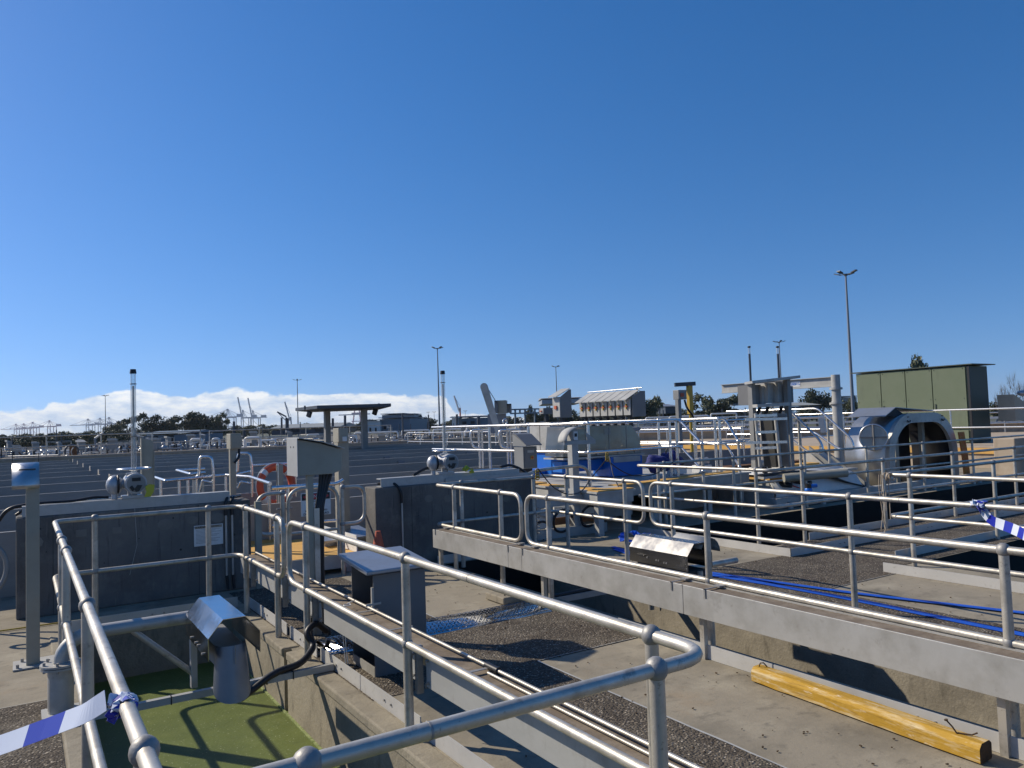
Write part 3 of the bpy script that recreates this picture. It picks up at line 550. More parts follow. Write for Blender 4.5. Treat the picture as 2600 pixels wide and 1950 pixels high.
b=B().tube([(1.90,5.25,.50),(1.89,5.26,.3),(1.90,5.24,.08)],.003,5); b.tube([(1.9,5.22,.5),(1.888,5.2,.25),(1.905,5.21,.1)],.003,5); b.torus((1.905,5.2,.505),.025,.003,(0,0,1)); b.tube([(1.9,5.23,.5),(1.96,5.2,.53),(1.93,5.26,.5)],.003,5); tag(b.build('white_string','white'),'white string tied over the near tray by the open cabinet','string')
# checker plate ramp
t=thing('cable_ramp','diamond pattern steel cable ramp bridging the aggregate walkway','ramp',(3,6,0))
pf=[(5.80,.006),(5.86,.03),(5.94,.055),(6.06,.06),(6.16,.035),(6.24,.006)]
B().shell(pf,1.98,4.06,-.005,'x',sm=True).build('plate','mirror',t)
b=B(); rr=random.Random(5)
for i in range(54):
    for j in range(10):
        x=2.0+i*.0385; y=5.82+j*.042
        z=.0
        for (a,c) in zip(pf[:-1],pf[1:]):
            if a[0]<=y<=c[0]: z=a[1]+(c[1]-a[1])*(y-a[0])/(c[0]-a[0])
        b.ob((x,y,z+.0065),(.026,.007,.003),R(45) if (i+j)%2 else R(-45))
b.build('tread','mirror',t)
# concrete block
b=B().box(3.84,4.1,6.28,6.62,.006,.075); tag(b.build('footing_block','concrete',bevel=.012),'small rough concrete block on the slab beside the ramp','block')
b=B(); 
for x,y in ((3.9,6.35),(3.93,6.5),(4.02,6.4)): b.cyl((x,y,.07),(x,y,.10),.006,n=6)
ob=b.build('anchor_bolt','dark',bpy.data.objects['footing_block'])
# timber
t=thing('timber_beam','weathered yellow painted timber sleeper with rusty nails lying against the kick plate','timber',(3.95,2.7,0))
pr=[(-.055,0.008),(.05,0.008),(.055,.02),(.055,.085),(.04,.1),(-.03,.1),(-.055,.075)]
rs=random.Random(2); NS=14; vs=[];fs=[]; y0,y1=3.47,2.02
for k in range(NS+1):
    f=k/NS; yy=y0+(y1-y0)*f; xx=4.04-.075*f
    vs+=[(xx+p[0]+rs.uniform(-.002,.002),yy,p[1]+rs.uniform(-.002,.002)) for p in pr]
n=len(pr)
for k in range(NS): fs+=[(k*n+i,k*n+(i+1)%n,(k+1)*n+(i+1)%n,(k+1)*n+i) for i in range(n)]
b=B().add(vs,fs); b.add(vs[:n],[tuple(range(n-1,-1,-1))]); tb=b.build('beam','timber',t,bevel=.004)
B().add([(v[0],v[1]-.002,v[2]) for v in vs[-n:]],[tuple(range(n))]).build('end_grain','endgrain',t)
b=B(); b.tube([(3.96,2.15,.10),(3.955,2.17,.13),(3.94,2.19,.16)],.004,6); b.cyl((3.94,2.19,.158),(3.939,2.191,.164),.009,n=8); b.tube([(3.965,2.15,.103),(3.985,2.09,.107),(4.0,2.07,.12)],.004,6)
b.tube([(4.03,3.44,.1),(4.03,3.43,.125),(4.05,3.42,.125),(4.06,3.40,.103)],.004,6); parts(b,'nail','endgrain',t)
# blue lay-flat hoses
def ribbon(pts,w,nrm=None,th=.004,tw=None):
    pts=[Vector(p) for p in pts]; b=B(); vs=[]
    for i,p in enumerate(pts):
        d=(pts[min(i+1,len(pts)-1)]-pts[max(i-1,0)]).normalized(); a=(tw[i] if tw else 0)
        s_=d.cross(Vector((0,0,1))); s_=s_.normalized() if s_.length>.05 else Vector((1,0,0)); u=s_.cross(d)
        q=s_*math.cos(a)+u*math.sin(a); m_=q.cross(d)
        vs+=[p-q*w/2-m_*th/2,p+q*w/2-m_*th/2,p+q*w/2+m_*th/2,p-q*w/2+m_*th/2]
    n=len(pts); fs=[]
    for i in range(n-1):
        for k in range(4): fs.append((i*4+k,i*4+(k+1)%4,(i+1)*4+(k+1)%4,(i+1)*4+k))
    fs+=[(0,1,2,3),(4*n-1,4*n-2,4*n-3,4*n-4)]
    return b.add(vs,fs,False)
hp=rnd([(6.62,7.95,.012),(6.36,6.9,.012),(6.24,6.2,.012),(6.36,5.5,.012),(6.42,4.4,.012),(6.38,3.4,.012),(6.36,2.9,.012),(6.3,0,.012)],.4,6)
tag(ribbon(hp,.095).build('lay_flat_hose','hoseb'),'wide blue lay-flat hose running straight along the walkway','hose','blue hoses on the walkway')
hp=rnd([(6.7,8.1,.016),(6.45,7.0,.016),(6.32,6.3,.016),(6.42,5.6,.02),(6.62,4.5,.016),(6.95,3.4,.016),(7.1,2.9,.016),(7.3,0,.012)],.4,6)
tag(ribbon(hp,.07).build('lay_flat_hose','hoseb'),'narrower blue lay-flat hose veering right across the concrete panel','hose','blue hoses on the walkway')
b=B(); rs=random.Random(11)
pp=[(7.0,7.5,.02),(6.85,7.9,.10),(6.95,8.25,.06),(7.2,8.4,.14),(7.5,8.2,.05),(7.65,7.9,.03)]
b=ribbon(rnd(pp,.15,6),.09,tw=[rs.uniform(-.9,.9) for _ in range(200)]); pp=[(6.8,7.3,.03),(6.8,7.6,.09),(6.95,7.85,.16),(7.3,8.0,.10),(7.7,8.5,.05)]
c=ribbon(rnd(pp,.15,6),.08,tw=[rs.uniform(-.6,.6) for _ in range(200)]); b.add(c.v,c.f)
tag(b.build('hose_pile','hoseb'),'crumpled heap of blue hose folded on the shaded walkway','hose')
# barrier tape
def tape(name,label,path,w,tw,step,parent=None):
    t=thing(name,label,'tape',path[0]); pts=rnd(path,.1,6)
    fine=[]
    for a,c in zip(pts[:-1],pts[1:]):
        m=max(1,int((c-a).length/.01)); fine+=[a.lerp(c,i/m) for i in range(m)]
    fine.append(pts[-1]); acc=0; runs=[]; cur=[0]
    for i in range(1,len(fine)):
        acc+=(fine[i]-fine[i-1]).length
        if int(acc/step)!=int((acc-(fine[i]-fine[i-1]).length)/step): cur.append(i); runs.append(cur); cur=[i]
        else: cur.append(i)
    runs.append(cur); tot=len(fine)
    c=ribbon(fine,w,th=.0015,tw=[tw(i/tot) for i in range(tot)]); o=c.build('ribbon','tapew',t); o.data.materials.append(MT['tapeb']); lab={}
    for q,rn in enumerate(runs):
        for i in rn[:-1]: lab[i]=q%2
    for pi,pl in enumerate(o.data.polygons):
        sgm=pi//4
        pl.material_index=lab.get(min(sgm,tot-2),0)
    return t
def knot(t,c,ax,s=1.):
    rs=random.Random(4)
    b=B(); cnt=[]
    for q in range(9):
        a=rs.uniform(0,6.28); cc=Vector(c)+Vector(ax)*rs.uniform(-.05,.05)*s
        pts=[cc+Vector((math.cos(a+k*.5)*(.030+.010*rs.random())*s,0,math.sin(a+k*.5)*(.030+.010*rs.random())*s))+Vector(ax)*rs.uniform(-.012,.012) for k in range(8)]
        c_=ribbon(pts,.032*s,th=.0015,tw=[rs.uniform(-.5,.5) for _ in pts]); b.add(c_.v,c_.f); cnt+=[(q+k//3)%2 for k in range(len(c_.f))]
    for q in range(4):
        d=Vector((rs.uniform(-1,-.2),rs.uniform(-.8,.8),rs.uniform(-.6,.7))).normalized()*.07*s; c_=ribbon([Vector(c),Vector(c)+d*.6,Vector(c)+d+Vector((0,0,-.01))],.035*s,th=.0015,tw=[.3,.8,1.3]); b.add(c_.v,c_.f); cnt+=[q%2]*len(c_.f)
    o=b.build('knot','tapew',t); o.data.materials.append(MT['tapeb'])
    for pl,m_ in zip(o.data.polygons,cnt): pl.material_index=m_
t=tape('barrier_tape','blue and white tape tied to the left rail and stretched out of frame',[at(268,1778,2.12),at(215,1812,2.12),at(110,1852,2.2),at(0,1893,2.28),at(-300,1985,2.5)],.062,lambda f:R(55)+f*.2,.17)
knot(t,(.235,2.40,1.0),(0,1,0),.70)
t=tape('barrier_tape','twisted blue and white tape hanging from the rail at the right edge',[(6.0,2.98,.99),(5.99,2.92,.90),(5.9,2.70,.86),(5.55,2.35,.80),(4.9,1.7,.74),(3.9,.8,.7)],.075,lambda f:R(75)+math.sin(f*16)*.5,.075)
knot(t,(6.0,3.0,1.0),(0,1,0),1.0)
# cord tied to right corner rail
b=B()
rs=random.Random(9)
for k in range(5):
    y=5.1+rs.uniform(-.06,.04); x=8.26+rs.uniform(-.04,.04); b.torus((x,y,.98),.04,.007,(rs.uniform(-.3,.3),1,rs.uniform(-.4,.4)))
for k in range(5):
    x=8.24+rs.uniform(-.05,.05);y=5.14+rs.uniform(-.05,.05); b.tube(rnd([(x,y,1.0),(x+rs.uniform(-.02,.02),y,.85),(x+rs.uniform(-.04,.04),y,.7-.05*k)],.05),.006,6)
b.tube(rnd([(8.25,5.16,.7),(8.24,5.17,.5),(8.20,5.17,.38),(8.24,5.17,.31),(8.28,5.16,.38),(8.25,5.17,.5)],.03),.006,6)
tag(b.build('hanging_cord','sandc'),'frayed brown cord knotted on the corner rail and dangling in a loop','cord')
# ---------------- instrument posts ----------------
t=thing('instrument_post','grey flat post with a curved sunshade and bolted base plate, left edge','instrument post',(.07,7.04,0))
B().box(.025,.115,7.0,7.09,.012,1.36).build('post','beige',t,bevel=.004); B().box(-.06,.22,6.93,7.2,.003,.014).build('base_plate','lgrey',t)
b=B(); b.cyl((-.03,6.97,.01),(-.03,6.97,.04),.012,n=6); b.cyl((.0,7.14,.01),(.0,7.14,.04),.012,n=6); b.cyl((.17,6.97,.01),(.17,6.97,.04),.012,n=6); parts(b,'bolt','cast',t)
ln=[(6.99-.0+.19*(1-math.sin(R(a))),1.345+.195*math.cos(R(a-0))*1.0 if a<90 else 1.345) for a in range(90,-1,-10)]
ln=[(7.16-.20*math.cos(R(a)),1.35+.19*math.sin(R(a))) for a in range(0,101,10)]
B().shell(ln,-.065,.115,.004,'x',sm=True).build('sunshade','vault',t); b=B(); b.tube([(-.063,7.17,1.53),(-.063,7.17,1.62)],.003,5); b.tube([(.113,7.17,1.53),(.113,7.17,1.62)],.003,5); parts(b,'wire','dark',t)
B().box(-.02,.09,7.02,7.13,1.37,1.5).build('instrument','hole',t)
t=thing('instrument_post','beige control box with curved lid on a channel post with thick black cables, mid left','control box',(2.06,6.42,0))
B().prism([(6.70,1.34),(6.40,1.34),(6.40,1.66),(6.70,1.66)],1.94,1.946,'x').build('side_plate','tray',t)
b=B(); b.prism([(1.948,1.345),(2.24,1.345),(2.33,1.37),(2.33,1.55),(2.14,1.61),(1.948,1.65)],6.41,6.70,'y'); b.build('enclosure','beige',t,bevel=.004)
B().shell([(2.345,1.562),(2.15,1.625),(1.948,1.665)],6.37,6.72,.006,'y').build('lid','tray',t)
b=B(); b.cyl((1.938,6.50,1.585),(1.942,6.50,1.585),.008,n=8); b.cyl((1.938,6.58,1.585),(1.942,6.58,1.585),.008,n=8); parts(b,'screw','dark',t)
B().box(2.035,2.085,6.44,6.49,0,1.345).build('post','beige',t); b=B(); b.box(2.085,2.13,6.43,6.435,0,1.06); b.box(2.085,2.13,6.495,6.50,0,1.06); b.box(2.085,2.09,6.435,6.495,0,1.06); b.build('channel','pipe',t)
b=B()
for k in range(4): b.tube(rnd([(2.17+.03*k,6.5,1.34),(2.16+.02*k,6.5,1.22),(2.12+.016*k,6.47,1.08),(2.115+.015*k,6.47,.6),(2.11+.018*k,6.47,.0)],.08),.017,8)
parts(b,'cable','dark',t)
t=thing('instrument_post','tall pale post with a half round sunshade by the blue hose heap','instrument post',(7.09,9.4,0))
B().box(7.02,7.14,9.35,9.47,.0,1.60).build('post','lgrey',t,bevel=.004); B().box(6.98,7.2,9.3,9.52,.002,.012).build('base_plate','lgrey',t)
ln=[(7.12-.25*math.cos(R(a)),1.40+.22*math.sin(R(a))) for a in range(0,121,10)]
B().shell(ln,9.28,9.5,.004,'y',sm=True).build('sunshade','lgrey',t)
b=B(); b.box(6.86,7.46,9.33,9.34,1.36,1.42); b.add([(7.3,9.34,1.42),(7.46,9.34,1.42),(7.27,9.34,1.55),(7.3,9.33,1.42),(7.46,9.33,1.42),(7.27,9.33,1.55)],[(0,1,2),(5,4,3),(0,3,4,1),(1,4,5,2),(2,5,3,0)]); b.build('bracket','lgrey',t)
B().box(7.045,7.12,9.33,9.349,1.43,1.56).build('display','white',t); B().box(7.06,7.105,9.325,9.332,1.48,1.53).build('screen','hole',t)

for i,(y0,y1) in enumerate(((7.0,8.3),(4.98,4.12),(4.05,1.0))):
    tag(B().box(5.912,5.922,min(y0,y1),max(y0,y1),-.085,.022).build('edge_strip','kick'),['pale edge strip on the far lip of the second channel near the wall','short pale edge strip on the far channel lip beside the blue hoses','long pale edge strip on the far channel lip under the taped rail'][i],'edge strip')
# ---------------- dark channel walls and their gear ----------------
def actuator(x,y,z,label,flip=1,tube=1.0,tagc=True):
    t=thing('valve_actuator',label,'actuator',(x,y,z))
    b=B(); b.box(x-.10,x+.10,y-.10,y+.06,z,z+.03); b.build('base','act',t)
    b=B(); b.cyl((x,y-.02,z+.03),(x,y-.02,z+.26),.045,.06,16); b.build('gearbox','act',t)
    b=B(); b.cyl((x+.02*flip,y-.17,z+.155),(x+.02*flip,y+.09,z+.155),.105,n=24); b.cyl((x+.02*flip,y-.185,z+.155),(x+.02*flip,y-.17,z+.155),.096,n=24); dr=b.build('motor_drum','act',t)
    b=B(); b.cyl((x+.02*flip,y-.190,z+.155),(x+.02*flip,y-.185,z+.155),.088,n=24); b.build('dial','greyp',dr)
    b=B(); b.box(x-.02,x+.06,y-.196,y-.19,z+.18,z+.215); b.build('window','hole',dr)
    b=B()
    b.prism([(x-.045,z+.12),(x-.02,z+.14),(x+.005,z+.10),(x-.015,z+.075)],y-.197,y-.191,'y'); b.prism([(x+.0,z+.10),(x+.03,z+.14),(x+.075,z+.135),(x+.045,z+.075),(x+.015,z+.07)],y-.1975,y-.191,'y')
    b.build('emblem','hole',dr)
    b=B(); xx=x-.165*flip; b.ball((xx,y-.02,z+.145),.082,sz=1.25); b.cyl((xx,y-.02,z+.0),(xx,y-.02,z+.1),.03,n=10); b.cyl((xx,y-.02,z+.145),(x,y-.02,z+.155),.05,n=14); b.build('electrical_housing','act',t)
    b=B(); b.torus((xx+.03*flip,y-.02,z+.15),.088,.012,(1,0,0),24,6); b.build('seal_ring','dark',t)
    b=B(); b.cyl((x+.02,y+.0,z+.26),(x+.02,y,z+.31),.03,n=12)
    for k in range(3): b.cyl((x+.02,y,z+.305),(x+.02+.15*math.cos(k*2.1+.5),y+.15*math.sin(k*2.1+.5),z+.30),.008,n=6)
    b.torus((x+.02,y,z+.30),.155,.012,(0,0,1),30,8); b.build('handwheel','pipe_bright',t)
    b=B(); b.cyl((x+.02,y,z+.31),(x+.02,y,z+.32+tube),.026,n=16,cap=False); tb=b.build('clear_stem_cover','clear',t)
    b=B(); b.cyl((x+.02,y,z+.31),(x+.02,y,z+.31+tube*.86),.010,n=8); b.build('stem','pipe',tb)
    b=B(); b.cyl((x+.02,y,z+.30+tube),(x+.02,y,z+.345+tube),.034,.028,n=16); b.build('cap','dark',tb)
    parts(B().torus((x+.02,y,z+.31+tube*.88),.03,.004,(0,0,1),16,6).torus((x+.02,y,z+.31+tube*.33),.03,.004,(0,0,1),16,6),'band','dark',tb)
    return t
w=thing('concrete_wall','stained dark concrete channel wall with a white warning sheet, left','wall',(1,8.85,0))
B().box(-.05,2.15,8.85,9.2,0,.97).build('wall','wallc',w,bevel=.014)
b=B()
for k,(hx,hz) in enumerate([(.2,.62),(.3,.35),(.62,.7),(1.02,.66),(1.35,.84),(1.42,.5),(.7,.45),(.15,.85),(1.97,.6),(.45,.2)]): b.cyl((hx,8.8485,hz),(hx,8.8505,hz),.006+.003*(k%3),n=8,sm=False)
parts(b,'tie_hole','hole',w)
B().box(.255,.259,8.848,8.8505,.01,.955).build('form_joint','hole',w)
B().box(1.60,1.604,8.848,8.8505,.01,.955).build('form_joint','hole',w)
for i,(px,pz,s_) in enumerate([(.82,.765,.045),(.50,.77,.05),(1.27,.78,.06),(1.54,.80,.045),(1.80,.80,.055),(.1,.72,.06)]):
    b=B(); n=4 if i<2 else 9; b.prism([(px+s_*math.cos(a)*1.3,pz+s_*math.sin(a)) for a in [R(45)+k*2*math.pi/n for k in range(n)]],8.846,8.8505,'y'); b.build('patch','patchc',w)
b=B(); b.tube([(.98,8.83,.98),(1.0,8.84,.6),(.93,8.84,.3)],.0025,5); tag(b.build('dangling_string','lgrey'),'thin white cord hanging down the face of the left concrete wall','cord')
s=thing('warning_sign','faded white warning sheet with small print on the left dark wall','sign',(1.7,8.845,.62))
B().box(1.553,1.85,8.842,8.848,.515,.735).build('sheet','sign',s)
B().box(1.565,1.84,8.8405,8.8425,.70,.728).build('header','sandc',s)
textmesh('WARNING',.034,'ink',s,(1.632,8.8395,.714),(R(90),0,0),sx=.95); textmesh('TING POINT',.018,'ink',s,(1.765,8.8395,.716),(R(90),0,0))
b=B()
for k in range(11): b.box(1.57,1.57+[.25,.2,.26,.17,.24,.22,.12,.25,.2,.23,.1][k],8.8405,8.8421,.685-.014*k,.6885-.014*k)
b.build('small_print','greyp',s)
for i,x in enumerate((1.88,1.945)):
    t=thing('wall_conduit',['left one of two thin vertical conduits beside the warning sheet','right one of two thin vertical conduits beside the warning sheet'][i],'conduit',(x,8.83,.2))
    B().cyl((x,8.83,.17),(x,8.83,.82),.012,n=8).build('pipe','alu',t); B().tube(rnd([(x,8.83,.82),(x,8.83,.96),(x+.02,8.86,1.01),(x+.15,9.1,1.0)],.06),.016,8).build('hose','dark',t); B().tube([(x,8.83,.17),(x+.01,8.82,.02)],.015,8).build('hose','dark',t)
t=thing('gate_beam','aluminium channel beam on top of the left dark wall','beam',(1,8.9,.97))
b=B(); b.box(.0,1.93,8.86,8.87,.972,1.075); b.box(.0,1.93,8.87,9.0,1.062,1.075); b.box(.0,1.93,8.87,9.0,.972,.98); b.build('channel','tray',t)
B().tube([(.05,8.95,1.09),(.9,8.95,1.09)],.01,8).build('conduit','pipe_bright',t)
B().tube(rnd([(.75,8.95,1.10),(.62,8.93,1.115),(.45,8.93,1.09),(.1,8.93,1.095),(-.05,8.98,.99)],.08),.014,8).build('hose','dark',t)
B().tube(rnd([(.1,8.99,1.09),(-.12,8.99,1.06),(-.2,9.0,.93)],.1),.018,8).build('hose','dark',t)
actuator(.97,8.95,1.078,'grey motor valve actuator with a tall clear stem cover on the left wall',1,1.0)
b=B(); b.prism([(1.06,1.09),(1.12,1.09),(1.15,1.14),(1.16,1.21),(1.11,1.22),(1.07,1.20),(1.08,1.14)],8.74,8.746,'y'); tag(b.build('lockout_tag','tagy'),'yellow lockout tag hanging on the left valve actuator','tag')
b=B(); b.box(1.12,1.23,9.35,9.37,1.02,1.62); b.prism([(1.12,1.62),(1.23,1.62),(1.23,1.655),(1.12,1.69)],9.35,9.37,'y'); b.box(1.105,1.12,9.33,9.39,1.0,1.69); b.box(1.23,1.24,9.34,9.38,1.0,1.55); tag(b.build('gauge_board','beige'),'narrow brown grey board standing just right of the left clear tube','board')
w=thing('concrete_wall','dark concrete wall with a sunlit left end and a clipped conduit, centre','wall',(4.8,8.85,0))
B().box(3.63,6.0,8.85,9.2,0,.985).build('wall','wallc',w,bevel=.014)
b=B()
for k,(hx,hz) in enumerate([(4.2,.6),(4.75,.7),(5.2,.55),(5.6,.85),(4.9,.4),(5.4,.3)]): b.cyl((hx,8.8485,hz),(hx,8.8505,hz),.006+.003*(k%3),n=8,sm=False)
parts(b,'tie_hole','hole',w)
B().box(4.11,4.114,8.848,8.8505,.01,.97).build('form_joint','hole',w)
for px,pz,s_ in [(4.35,.80,.05),(4.62,.78,.05),(5.1,.80,.05),(5.5,.7,.04)]:
    b=B(); b.prism([(px+s_*math.cos(a)*1.2,pz+s_*math.sin(a)) for a in [k*2*math.pi/8 for k in range(8)]],8.8465,8.8505,'y'); b.build('patch','patchc',w)
t=thing('wall_conduit','black hose over the wall top into a clipped grey conduit, centre wall','conduit',(3.97,8.83,0))
B().cyl((3.97,8.83,.05),(3.97,8.83,.78),.012,n=8).build('pipe','alu',t); B().tube(rnd([(3.97,8.83,.78),(3.96,8.82,.93),(3.9,8.88,1.03),(3.75,9.05,1.02)],.08),.018,8).build('hose','dark',t)
t=thing('gate_beam','aluminium channel beam on top of the centre dark wall','beam',(4.8,8.9,.985))
b=B(); b.box(3.72,5.75,8.88,8.89,.987,1.09); b.box(3.72,5.75,8.89,9.02,1.077,1.09); b.box(3.72,5.75,8.89,9.02,.987,.995); b.build('channel','tray',t); B().box(4.6,5.95,8.852,8.862,.99,1.035).build('flat_bar','tray',t)
B().tube([(4.95,8.97,1.105),(5.75,8.97,1.105)],.01,8).build('conduit','pipe_bright',t); B().tube(rnd([(5.5,8.96,1.13),(5.65,8.95,1.15),(5.8,8.93,1.09),(5.9,8.9,1.0)],.06),.018,8).build('hose','dark',t); B().tube(rnd([(4.5,8.98,1.2),(4.35,8.97,1.17),(4.2,8.97,1.1)],.06),.02,8).build('hose','dark',t)
actuator(4.64,8.97,1.092,'grey motor valve actuator with yellow tag and clear stem cover on the centre wall',1,1.0)
b=B()
rs=random.Random(8)
for k in range(7): 
    x=4.90+rs.uniform(-.06,.06); z=1.12+rs.uniform(-.04,.05); b.ob((x,8.80+rs.uniform(-.02,.02),z),(.07,.004,.035),rs.uniform(-.6,.6),rs.uniform(-.5,.5),rs.uniform(-.6,.6))
tag(b.build('lockout_tag','tagy'),'bunched faded yellow lockout tags on the centre valve actuator','tag')
# ---------------- small platform with gates between the walls ----------------
t=thing('grated_platform','low yellow grated platform with steps between the two dark walls','platform',(2.8,9.5,0))
B().box(2.2,3.42,8.98,10.6,.185,.22).build('deck','grp',t)
b=B()
for k in range(34): b.box(2.22,3.0,10.62+k*.05,10.645+k*.05,.2,.225)
b.build('grating','grp',t)
B().box(2.2,3.42,8.96,8.978,.06,.215).build('fascia','lgrey',t); B().box(3.425,3.44,8.98,10.6,.10,.42).build('side_plate','white',t); B().box(2.17,2.195,8.98,12.3,.08,.3).build('side_plate','lgrey',t)
b=B(); b.box(2.25,2.32,9.0,9.1,0,.18); b.box(3.3,3.38,9.0,9.1,0,.18); parts(b,'foot','lgrey',t)
q=.021
def ptube(pts,y,name,parent,r=q,mt='pipe',bend=.1,closed=False): return B().tube(rnd([(x,y,z) for x,z in pts],bend,7,closed),r,10,closed=closed).build(name,mt,parent)
t=thing('safety_gate','looped pipe gate section left of the danger sign','gate',(2.4,8.8,0)); ptube([(2.5,1.02),(2.21,1.02),(2.19,.57),(2.47,.57)],8.8,'loop',t,bend=.2); B().cyl((2.49,8.8,0),(2.49,8.8,1.0),.026).build('post','pipe',t); parts(B().ball((2.49,8.8,1.02),.034),'ball_joint','cast',t)
t=thing('safety_gate','wide arched pipe gate carrying the danger sign','gate',(2.85,8.8,0)); ptube([(2.55,.25),(2.55,1.055),(3.14,1.055),(3.14,.25)],8.8,'frame',t,bend=.19); B().cyl((2.55,8.8,.55),(3.14,8.8,.55),.018).build('mid_bar','pipe',t); B().cyl((2.42,8.8,.84),(2.60,8.8,.84),.01).build('hinge','cast',t)
t=thing('safety_gate','looped pipe gate section right of the danger sign','gate',(3.3,8.8,0)); ptube([(3.2,1.03),(3.47,1.03),(3.47,.60),(3.19,.60)],8.8,'loop',t,bend=.2); B().cyl((3.19,8.8,0),(3.19,8.8,1.02),.026).build('post','pipe',t); parts(B().ball((3.2,8.8,1.03),.034).ball((3.19,8.8,.6),.034),'ball_joint','cast',t)
s=thing('danger_sign','white danger sign with red oval reading drown hazard on the arched gate','sign',(2.86,8.77,.87))
B().box(2.69,3.04,8.765,8.77,.735,1.0).build('panel','sign',s,bevel=.002)
B().box(2.70,3.03,8.762,8.7645,.915,.99).build('header','ink',s)
b=B(); b.prism([(2.865+.15*math.cos(a),.953+.031*math.sin(a)) for a in [k*math.pi/12 for k in range(24)]],8.759,8.7615,'y'); b.build('oval','inkred',s)
textmesh('DANGER',.05,'sign',s,(2.865,8.758,.953),(R(90),0,0),sx=1.0)
for i,(tx,sz,sx) in enumerate((('CONFINED',.030,1.),('SPACE ONLY',.028,1.),('FOR AUTHORISED',.024,.9),('WORKERS REQUIRED',.027,1.0),('DROWN HAZARD',.036,1.0))):
    textmesh(tx,sz,'ink',s,(2.865,8.7635,.895-.035*i),(R(90),0,0),sx=sx)
# post pair beside the platform
t=thing('handrail','tall bright pipe posts with a short rail behind the danger sign','railing',(3.45,9.6,0)); B().tube(rnd([(2.6,9.65,1.02),(3.42,9.6,1.02),(3.5,9.6,1.06)],.04),.024,10).build('top_rail','pipe_bright',t); B().tube(rnd([(2.6,9.65,.55),(3.5,9.6,.55)],.04),.02,10).build('mid_rail','pipe_bright',t)
for x,y in ((3.47,9.6),(2.8,9.65)): B().cyl((x,y,0),(x,y,1.02),.024).build('post','pipe_bright',t)
# life buoy on its post
c=at(701,1232,12.6); t=thing('lifebuoy','orange and white lifebuoy ring hung on a pale post','lifebuoy',(c.x,c.y,c.z)); nv=(.3,-1,.05)
B().torus(c,.30,.062,nv,40,12).build('ring','red',t)
for k in range(4): B().torus(c,.30,.0655,nv,5,12,a0=k*math.pi/2+R(38),a1=k*math.pi/2+R(52)).build('white_band','white',t)
B().torus(c,.365,.008,nv,40,6).build('grab_rope','white',t)
d=c+Vector((.02,-.1,0)); t=thing('lifebuoy_post','pale rounded board post behind and over the lifebuoy','post',(d.x,d.y,0)); B().box(d.x-.055,d.x+.055,d.y-.07,d.y-.035,d.z-.6,d.z+.34).build('board','beige',t,bevel=.01); B().cyl((d.x-.03,d.y-.05,0),(d.x-.03,d.y-.05,d.z+.36),.022).build('pole','pipe_bright',t)
# bright rails behind left wall
def worldtube(pts,r,name,mt,parent,bend=.05): return B().tube(rnd(pts,bend,5),r,10).build(name,mt,parent)
t=thing('handrail','bright polished handrail with bends round a hatch behind the left wall','railing',(2.2,12,0))
Z=1.0
ra=[gp(393,1212,Z),gp(420,1221,Z),gp(573,1206,Z),gp(636,1211,Z),gp(686,1228,Z)]; worldtube([Vector((p.x,p.y,Z)) for p in ra],.024,'top_rail','pipe_bright',t)
for px,py in ((408,1218),(455,1217),(477,1215),(573,1206),(683,1227)):
    p=gp(px,py,Z); B().cyl((p.x,p.y,-.1),(p.x,p.y,Z),.024,n=8).build('post','pipe_bright',t)
t=thing('handrail','bright short handrail with a tight corner, further behind the left wall','railing',(2.6,15,0))
rb=[gp(520,1190,Z),gp(448,1194,Z),gp(484,1204,Z),gp(520,1200,Z)]; worldtube([Vector((p.x,p.y,Z)) for p in rb],.026,'top_rail','pipe_bright',t)
for px,py in ((492,1203),(515,1199)):
    p=gp(px,py,Z); B().cyl((p.x,p.y,-.1),(p.x,p.y,Z),.022,n=8).build('post','pipe',t)
for i,(xa,xb,yt,ya,yb,D) in enumerate(((505,538,1160,1208,1260,12.7),(603,636,1151,1197,1262,12.7))):
    t=thing('ladder_hoop',['bright cranked ladder hoop, left of the brown box post','bright cranked ladder hoop by the lifebuoy, right of the brown box post'][i],'ladder',at(xa,1260,D)*1.0)
    B().tube(rnd([at(xa-6,ya+45,D),at(xa-6,ya+2,D),at(xa,ya,D),at(xa+2,yt,D),at(xb-1,yt,D),at(xb+4,yt+40,D),at(xb+4,yb,D)],.06),.024,10).build('stile','pipe_bright',t)
    B().tube(rnd([at(xa-20,ya+6,D),at(xa-5,ya+8,D),at(xb,ya,D+.5)],.05),.02,8).build('rail','pipe_bright',t)
    B().tube(rnd([at(xa,ya+42,D),at(xa+8,yb-40,D),at(xb+2,yb-34,D)],.03),.018,8).build('rung','pipe_bright',t)
t=thing('handrail','thin bright rail behind the lifebuoy','railing',at(750,1260,13)); worldtube([at(640,1182,13),at(745,1176,13),at(750,1174,13)],.022,'top_rail','pipe_bright',t); B().cyl(at(750,1176,13),at(751,1260,13),.022).build('post','pipe_bright',t); B().cyl(at(640,1182,13),at(641,1260,13),.022).build('post','pipe_bright',t)
def swbox(px,y0,y1,w,D,label,mt='beige',post=None,deep=.22,name='switch_box',pmt='beige'):
    a=at(px,(y0+y1)/2,D); h=(y1-y0)*D/FPX; ww=w*D/FPX; t=thing(name,label,'switch box',(a.x,a.y,a.z))
    B().box(a.x-ww/2,a.x+ww/2,a.y,a.y+deep,a.z-h/2,a.z+h/2).build('enclosure',mt,t,bevel=.006)
    B().box(a.x-ww/2+.01,a.x+ww/2-.01,a.y-.012,a.y-.001,a.z-h/2+.015,a.z+h/2-.015).build('door',mt,t)
    if post: B().box(a.x-ww/2+.0,a.x-ww/2+post[0],a.y+.03,a.y+.03+post[0],post[1],a.z-h/2).build('post',pmt,t)
    return t,a
